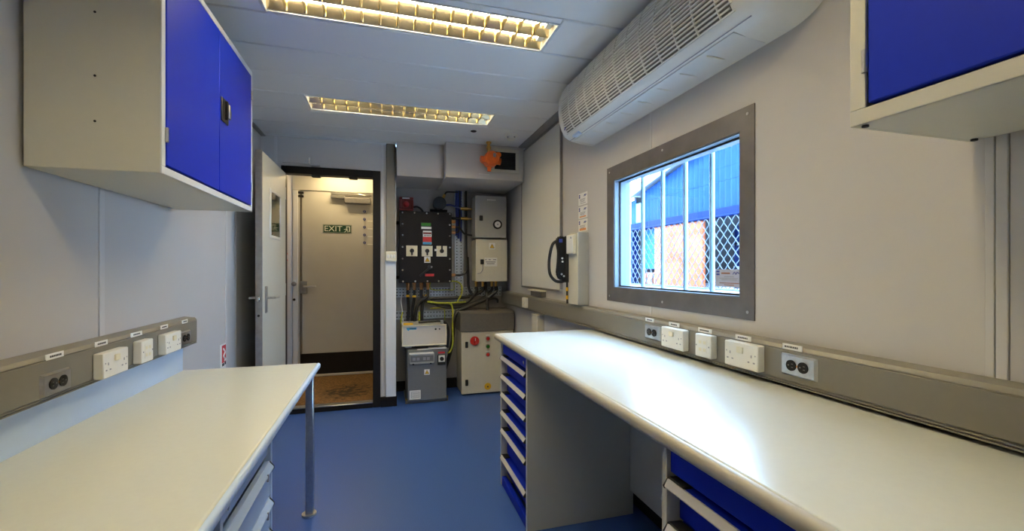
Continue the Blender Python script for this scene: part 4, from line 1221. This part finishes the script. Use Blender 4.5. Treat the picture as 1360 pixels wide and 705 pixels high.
# slate cabinet with white unit on top
sc = thing('power_cabinet', 'slate grey floor cabinet with breaker window and warning sign', 'cabinet', (.37, 4.2, 0))
part('body', B(.195, .549, 4.045, 4.44, .02, .492, .004), M['boxdark'], sc)
part('front_door', B(.199, .545, 4.022, 4.044, .030, .488, .003), M['boxdark'], sc)
part('base', B(.180, .560, 4.05, 4.43, 0, .03, .003), M['hood'], sc)
bw = part('breaker_window', B(.213, .432, 3.998, 4.022, .365, .462, .006), M['boxgrey'], sc)
part('window_glass', B(.222, .424, 3.994, 3.998, .385, .440, .001), M['boxdark'], bw)
part('top_lip', B(.210, .425, 3.985, 4.02, .452, .466, .003), M['paper'], bw)
for xx in (.24, .275, .33, .365):
    part('breaker', B(xx, xx + .025, 3.992, 3.994, .400, .425), M['inkgrey'], bw)
for xx in (.245, .400):
    part('catch', B(xx - .008, xx + .008, 3.998, 4.012, .358, .372, .002), M['blackmatt'], bw)
rs_ = part('rotary_switch', B(.462, .535, 4.006, 4.022, .345, .435, .003), M['blackmatt'], sc)
part('switch_face', B(.470, .528, 4.003, 4.006, .372, .432, .001), M['paper'], rs_)
part('switch_knob', Cy((.499, 4.003, .402), (.499, 3.985, .402), .018, 14), M['blackmatt'], rs_)
part('red_label', B(.468, .530, 4.019, 4.022, .446, .462), M['inkred'], sc)
triangle_sign(sc, .368, 4.022, .284, .040)
wl_ = part('rating_plate', B(.213, .312, 4.0195, 4.022, .045, .126), M['paper'], sc)
bm = nb(); frame_y(bm, .228, .300, .060, .112, .003, 4.0188, 4.0196)
for k in range(3):
    box(bm, .236, .292, 4.0188, 4.0196, .072 + .012 * k, .075 + .012 * k)
part('printing', bm, M['inkgrey'], wl_)
part('top_label', box(box(nb(), .28, .41, 4.02, 4.03, .488, .496), .385, .545, 4.02, 4.10, .490, .500), M['paper'], sc)
for xx in (.188, .555):
    part('floor_bolt', Cy((xx, 4.06, .0), (xx, 4.06, .045), .010, 8), M['brass'], sc)
up = thing('power_unit', 'white box unit with blue logo standing on the slate cabinet', 'power unit', (.345, 4.2, .50))
part('housing', B(.150, .542, 4.030, 4.42, .528, .706, .005), M['upswhite'], up)
bm = nb(); frame_y(bm, .146, .545, .524, .712, .010, 4.018, 4.032, .002)
part('front_rim', bm, M['ivory'], up)
part('logo_mark', Pr([(.185, .690), (.275, .690), (.275, .672), (.215, .672), (.205, .662), (.192, .672)], 'y', 4.0275, 4.030), M['logoblue'], up)
bm = nb()
for k in range(6):
    box(bm, .216 + .009 * k, .222 + .009 * k, 4.0265, 4.0276, .677, .685)
part('logo_lettering', bm, M['ink'], up)
for (xx, r) in ((.447, .009), (.482, .007)):
    part('jack', Cy((xx, 4.030, .670), (xx, 4.024, .670), r, 12), M['blackmatt'], up)
for xx in (.205, .500):
    part('foot', B(xx - .03, xx + .03, 4.04, 4.10, .502, .528, .006), M['steel'], up)
for xx in (.205, .500):
    part('foot', B(xx - .03, xx + .03, 4.34, 4.40, .502, .528, .006), M['steel'], up)
part('yellow_strip', B(.165, .250, 4.10, 4.14, .706, .722, .003), M['yellow'], up)
part('plug_clip', B(.495, .520, 4.04, 4.08, .706, .745, .003), M['steel'], up)
cable('black cable curling out of white unit down its right side', [(.30, 4.12, .728), (.42, 4.10, .735), (.505, 4.08, .735), (.555, 4.08, .70), (.575, 4.10, .61), (.568, 4.12, .48)], .013)

# cream cabinet with the taupe hood
cc = thing('control_cabinet', 'cream floor cabinet with red switch and taupe hood', 'cabinet', (.96, 4.3, 0))
part('body', B(.712, 1.215, 4.180, 4.47, .012, .612, .004), M['boxcream'], cc)
dd = part('door', B(.706, 1.222, 4.156, 4.178, .015, .615, .004), M['boxcream'], cc)
part('base', B(.72, 1.21, 4.19, 4.46, 0, .014), M['blackmatt'], cc)
hd = part('hood', Pr([(4.145, .618), (4.475, .618), (4.475, .812), (4.165, .800), (4.145, .785)], 'x', .695, 1.230), M['hood'], cc)
for zz in (.490, .125):
    part('door_lock', B(.742, .770, 4.146, 4.156, zz - .030, zz + .030, .005), M['blackmatt'], dd)
bm = nb(); cyl(bm, (.834, 4.156, .525), (.834, 4.144, .525), .044, 24); box(bm, .822, .846, 4.118, 4.146, .488, .562, .005)
sw_ = part('main_switch', bm, M['red'], dd, label='red rotary main switch')
part('switch_mark', B(.831, .837, 4.1165, 4.118, .530, .556), M['paper'], sw_)
for (zz, m, n_) in ((.542, 'red', 'red push button'), (.465, 'green', 'green push button'), (.385, 'red', 'red push button')):
    pb = part('push_button', Cy((.965, 4.156, zz), (.965, 4.140, zz), .016, 16), M[m], dd, label=n_)
    part('button_ring', Cy((.965, 4.156, zz), (.965, 4.148, zz), .021, 16), M['steeldark'], pb)
    part('button_label', B(.945, .985, 4.1545, 4.156, zz + .027, zz + .037), M['paper'], pb)
bm = Cy((.965, 4.156, .075), (.965, 4.1545, .075), .034, 24)
ys = part('round_sticker', bm, M['yellow'], dd)
part('sticker_mark', Pr([(.955, .065), (.975, .065), (.965, .085)], 'y', 4.1535, 4.1546), M['ink'], ys)

# ================================================================== OUTSIDE THE WINDOW
struct('ground', B(1.36, 14, -8, 20, -.30, -.15), M['concrete'])
XF = 3.40
shed = thing('shed', 'blue corrugated shed seen through the barred window', 'building', (XF, 3.8, -.15))
SY0, SY1 = 1.2, 5.55
APEX = 3.4 - .0
def roof_z(y):
    return 2.66 - .235 * (y - 3.55) if y > 2.2 else 2.66 - .235 * (2.2 - 3.55) - .235 * (2.2 - y)
def corr(y0, y1, zlo, zhi_fn):
    bm = nb()
    n = int((y1 - y0) / .0195)
    prev = None
    for i in range(n + 1):
        y = y0 + (y1 - y0) * i / n
        x = XF + .010 * math.sin(2 * PI * y / .078)
        zh = zhi_fn(y)
        a, b = bm.verts.new((x, y, zlo)), bm.verts.new((x, y, zh))
        a2, b2 = bm.verts.new((x + .004, y, zlo)), bm.verts.new((x + .004, y, zh))
        if prev:
            bm.faces.new((prev[0], prev[1], b, a)); bm.faces.new((prev[2], a2, b2, prev[3])); bm.faces.new((prev[1], prev[3], b2, b)); bm.faces.new((prev[0], a, a2, prev[2]))
        prev = (a, b, a2, b2)
    bmesh.ops.recalc_face_normals(bm, faces=bm.faces)
    return bm
ys_ = [1.2, 2.0, 2.8, 3.6, 4.4, 5.25]
for a, b in zip(ys_[:-1], ys_[1:]):
    part('cladding_sheet', corr(a, b - .004, 1.850, lambda y: 2.140), M['cladding'], shed)
    part('cladding_sheet', corr(a, b - .004, 2.143, lambda y: max(2.15, roof_z(y))), M['cladding'], shed)
part('translucent_sheet', B(XF, XF + .01, 5.29, 5.42, 1.855, 2.135), M['cyan'], shed, label='pale cyan sheet at the shed corner')
bm = nb(); box(bm, XF, XF + .01, 5.25, 5.29, 1.855, 2.22); box(bm, XF, XF + .01, 5.42, 5.55, 1.855, 2.19)
part('cladding_sheet', bm, M['cladding'], shed)
bm = nb()
for (ya, yb) in ((1.0, 2.2), (2.2, 5.62)):
    za, zb = roof_z(ya), roof_z(yb)
    prism(bm, [(ya, za), (yb, zb), (yb, zb + .085), (ya, za + .085)], 'x', XF - .10, XF - .06)
part('verge', bm, M['roofgrey'], shed)
bm = nb()
for (ya, yb) in ((1.0, 2.2), (2.2, 5.62)):
    za, zb = roof_z(ya) + .085, roof_z(yb) + .085
    prism(bm, [(ya, za), (yb, zb), (yb, zb + .02), (ya, za + .02)], 'x', XF - .10, XF + 2.4)
part('roof', bm, M['roofgrey'], shed)
part('lintel_beam', B(XF - .05, XF + .05, SY0, SY1, 1.760, 1.855, .004), M['beam'], shed)
for yy in (1.25, 5.51):
    part('post', B(XF - .04, XF + .06, yy - .06, yy + .06, -.15, 1.80, .004), M['beam'], shed)
bm = nb(); box(bm, XF + 2.3, XF + 2.35, SY0, SY1, -.15, 2.2); box(bm, XF + .06, XF + 2.35, SY1 - .03, SY1 + .02, -.15, 2.25); box(bm, XF + .06, XF + 2.35, SY0 - .02, SY0 + .03, -.15, 2.25)
part('inner_wall', bm, M['dark'], shed)
part('shed_floor', B(XF - .105, XF + 2.3, SY0 + .03, SY1 - .03, -.14, 1.003), M['concrete'], shed)
part('side_sheet', B(XF + .10, XF + .14, 4.90, 5.45, 1.22, 1.76), M['navy'], shed)
# raised deck
dkk = thing('loading_deck', 'pale slatted deck in front of the blue shed', 'deck', (2.7, 3.8, -.15))
part('deck_base', B(2.0, XF - .11, 1.2, 5.6, -.15, .985), M['concrete'], dkk)
for k in range(44):
    yy = 1.24 + k * .099
    part('deck_slat', B(2.0, XF - .11, yy, yy + .080, .985, 1.003, .003), M['deck'], dkk)
# wire mesh in the opening
ms = thing('mesh_screen', 'diamond wire mesh screen across the shed opening', 'mesh', (XF - .06, 3.9, 1.0))
P_ = .104
k = 0
yy = 2.55
while yy < 5.42:
    pts = []
    nz_ = 13
    for j in range(nz_):
        z = 1.01 + j * .0615
        if z > 1.755: break
        off = (P_ / 2 - .004) * (1 if (j + k) % 2 else -1) * .5 * 1.0
        pts.append((XF - .13, yy + off, z))
    bm = nb(); tube(bm, pts, .0048, 6, 3)
    part('wire', bm, M['wire'], ms)
    yy += P_ / 2
    k += 1
part('top_rail', Cy((XF - .13, 2.5, 1.757), (XF - .13, 5.45, 1.757), .012, 8), M['beam'], ms)
part('bottom_rail', Cy((XF - .13, 2.5, 1.012), (XF - .13, 5.45, 1.012), .012, 8), M['wire'], ms)
# orange sheet hung in the opening, stores behind
solo('orange_sheet', B(XF - .02, XF + .02, 4.055, 4.952, 1.004, 1.757, .004), M['tarp'], 'bright orange sheet hung behind the wire mesh outside', 'sheet', (XF, 4.5, 1.004))
sh = thing('store_rack', 'dark rack of crates behind mesh on the right outside', 'rack', (XF + .6, 3.3, 1.003))
for zz in (1.22, 1.48):
    part('shelf', B(XF + .35, XF + .80, 2.4, 4.0, zz, zz + .03), M['roofgrey'], sh)
for yy in (2.42, 3.2, 3.97):
    part('upright', B(XF + .35, XF + .39, yy - .02, yy + .02, 1.003, 1.70), M['beam'], sh)
for i, (yy, zz, w, h) in enumerate(((3.72, 1.25, .20, .14), (3.45, 1.25, .18, .11), (3.30, 1.51, .22, .12), (3.70, 1.51, .15, .10), (3.60, 1.004, .25, .15))):
    solo('crate', B(XF + .42, XF + .70, yy - w / 2, yy + w / 2, zz, zz + h, .004), M['crate'], 'brown crate on the dark rack outside, %s' % ['middle shelf, farther', 'middle shelf, nearer', 'top shelf, nearer', 'top shelf, farther', 'standing on the deck'][i], 'crate', (XF + .56, yy, zz), 'crates in the shed')
for i, yy in enumerate((5.02, 5.17, 5.32)):
    solo('brick_stack', B(XF + .05, XF + .28, yy - .055, yy + .055, 1.004, 1.17, .004), M['crate'], 'reddish block at left foot of the mesh outside, %s of three' % ('rightmost', 'middle', 'leftmost')[i], 'block', (XF + .16, yy, 1.004), 'reddish blocks at the foot of the mesh')
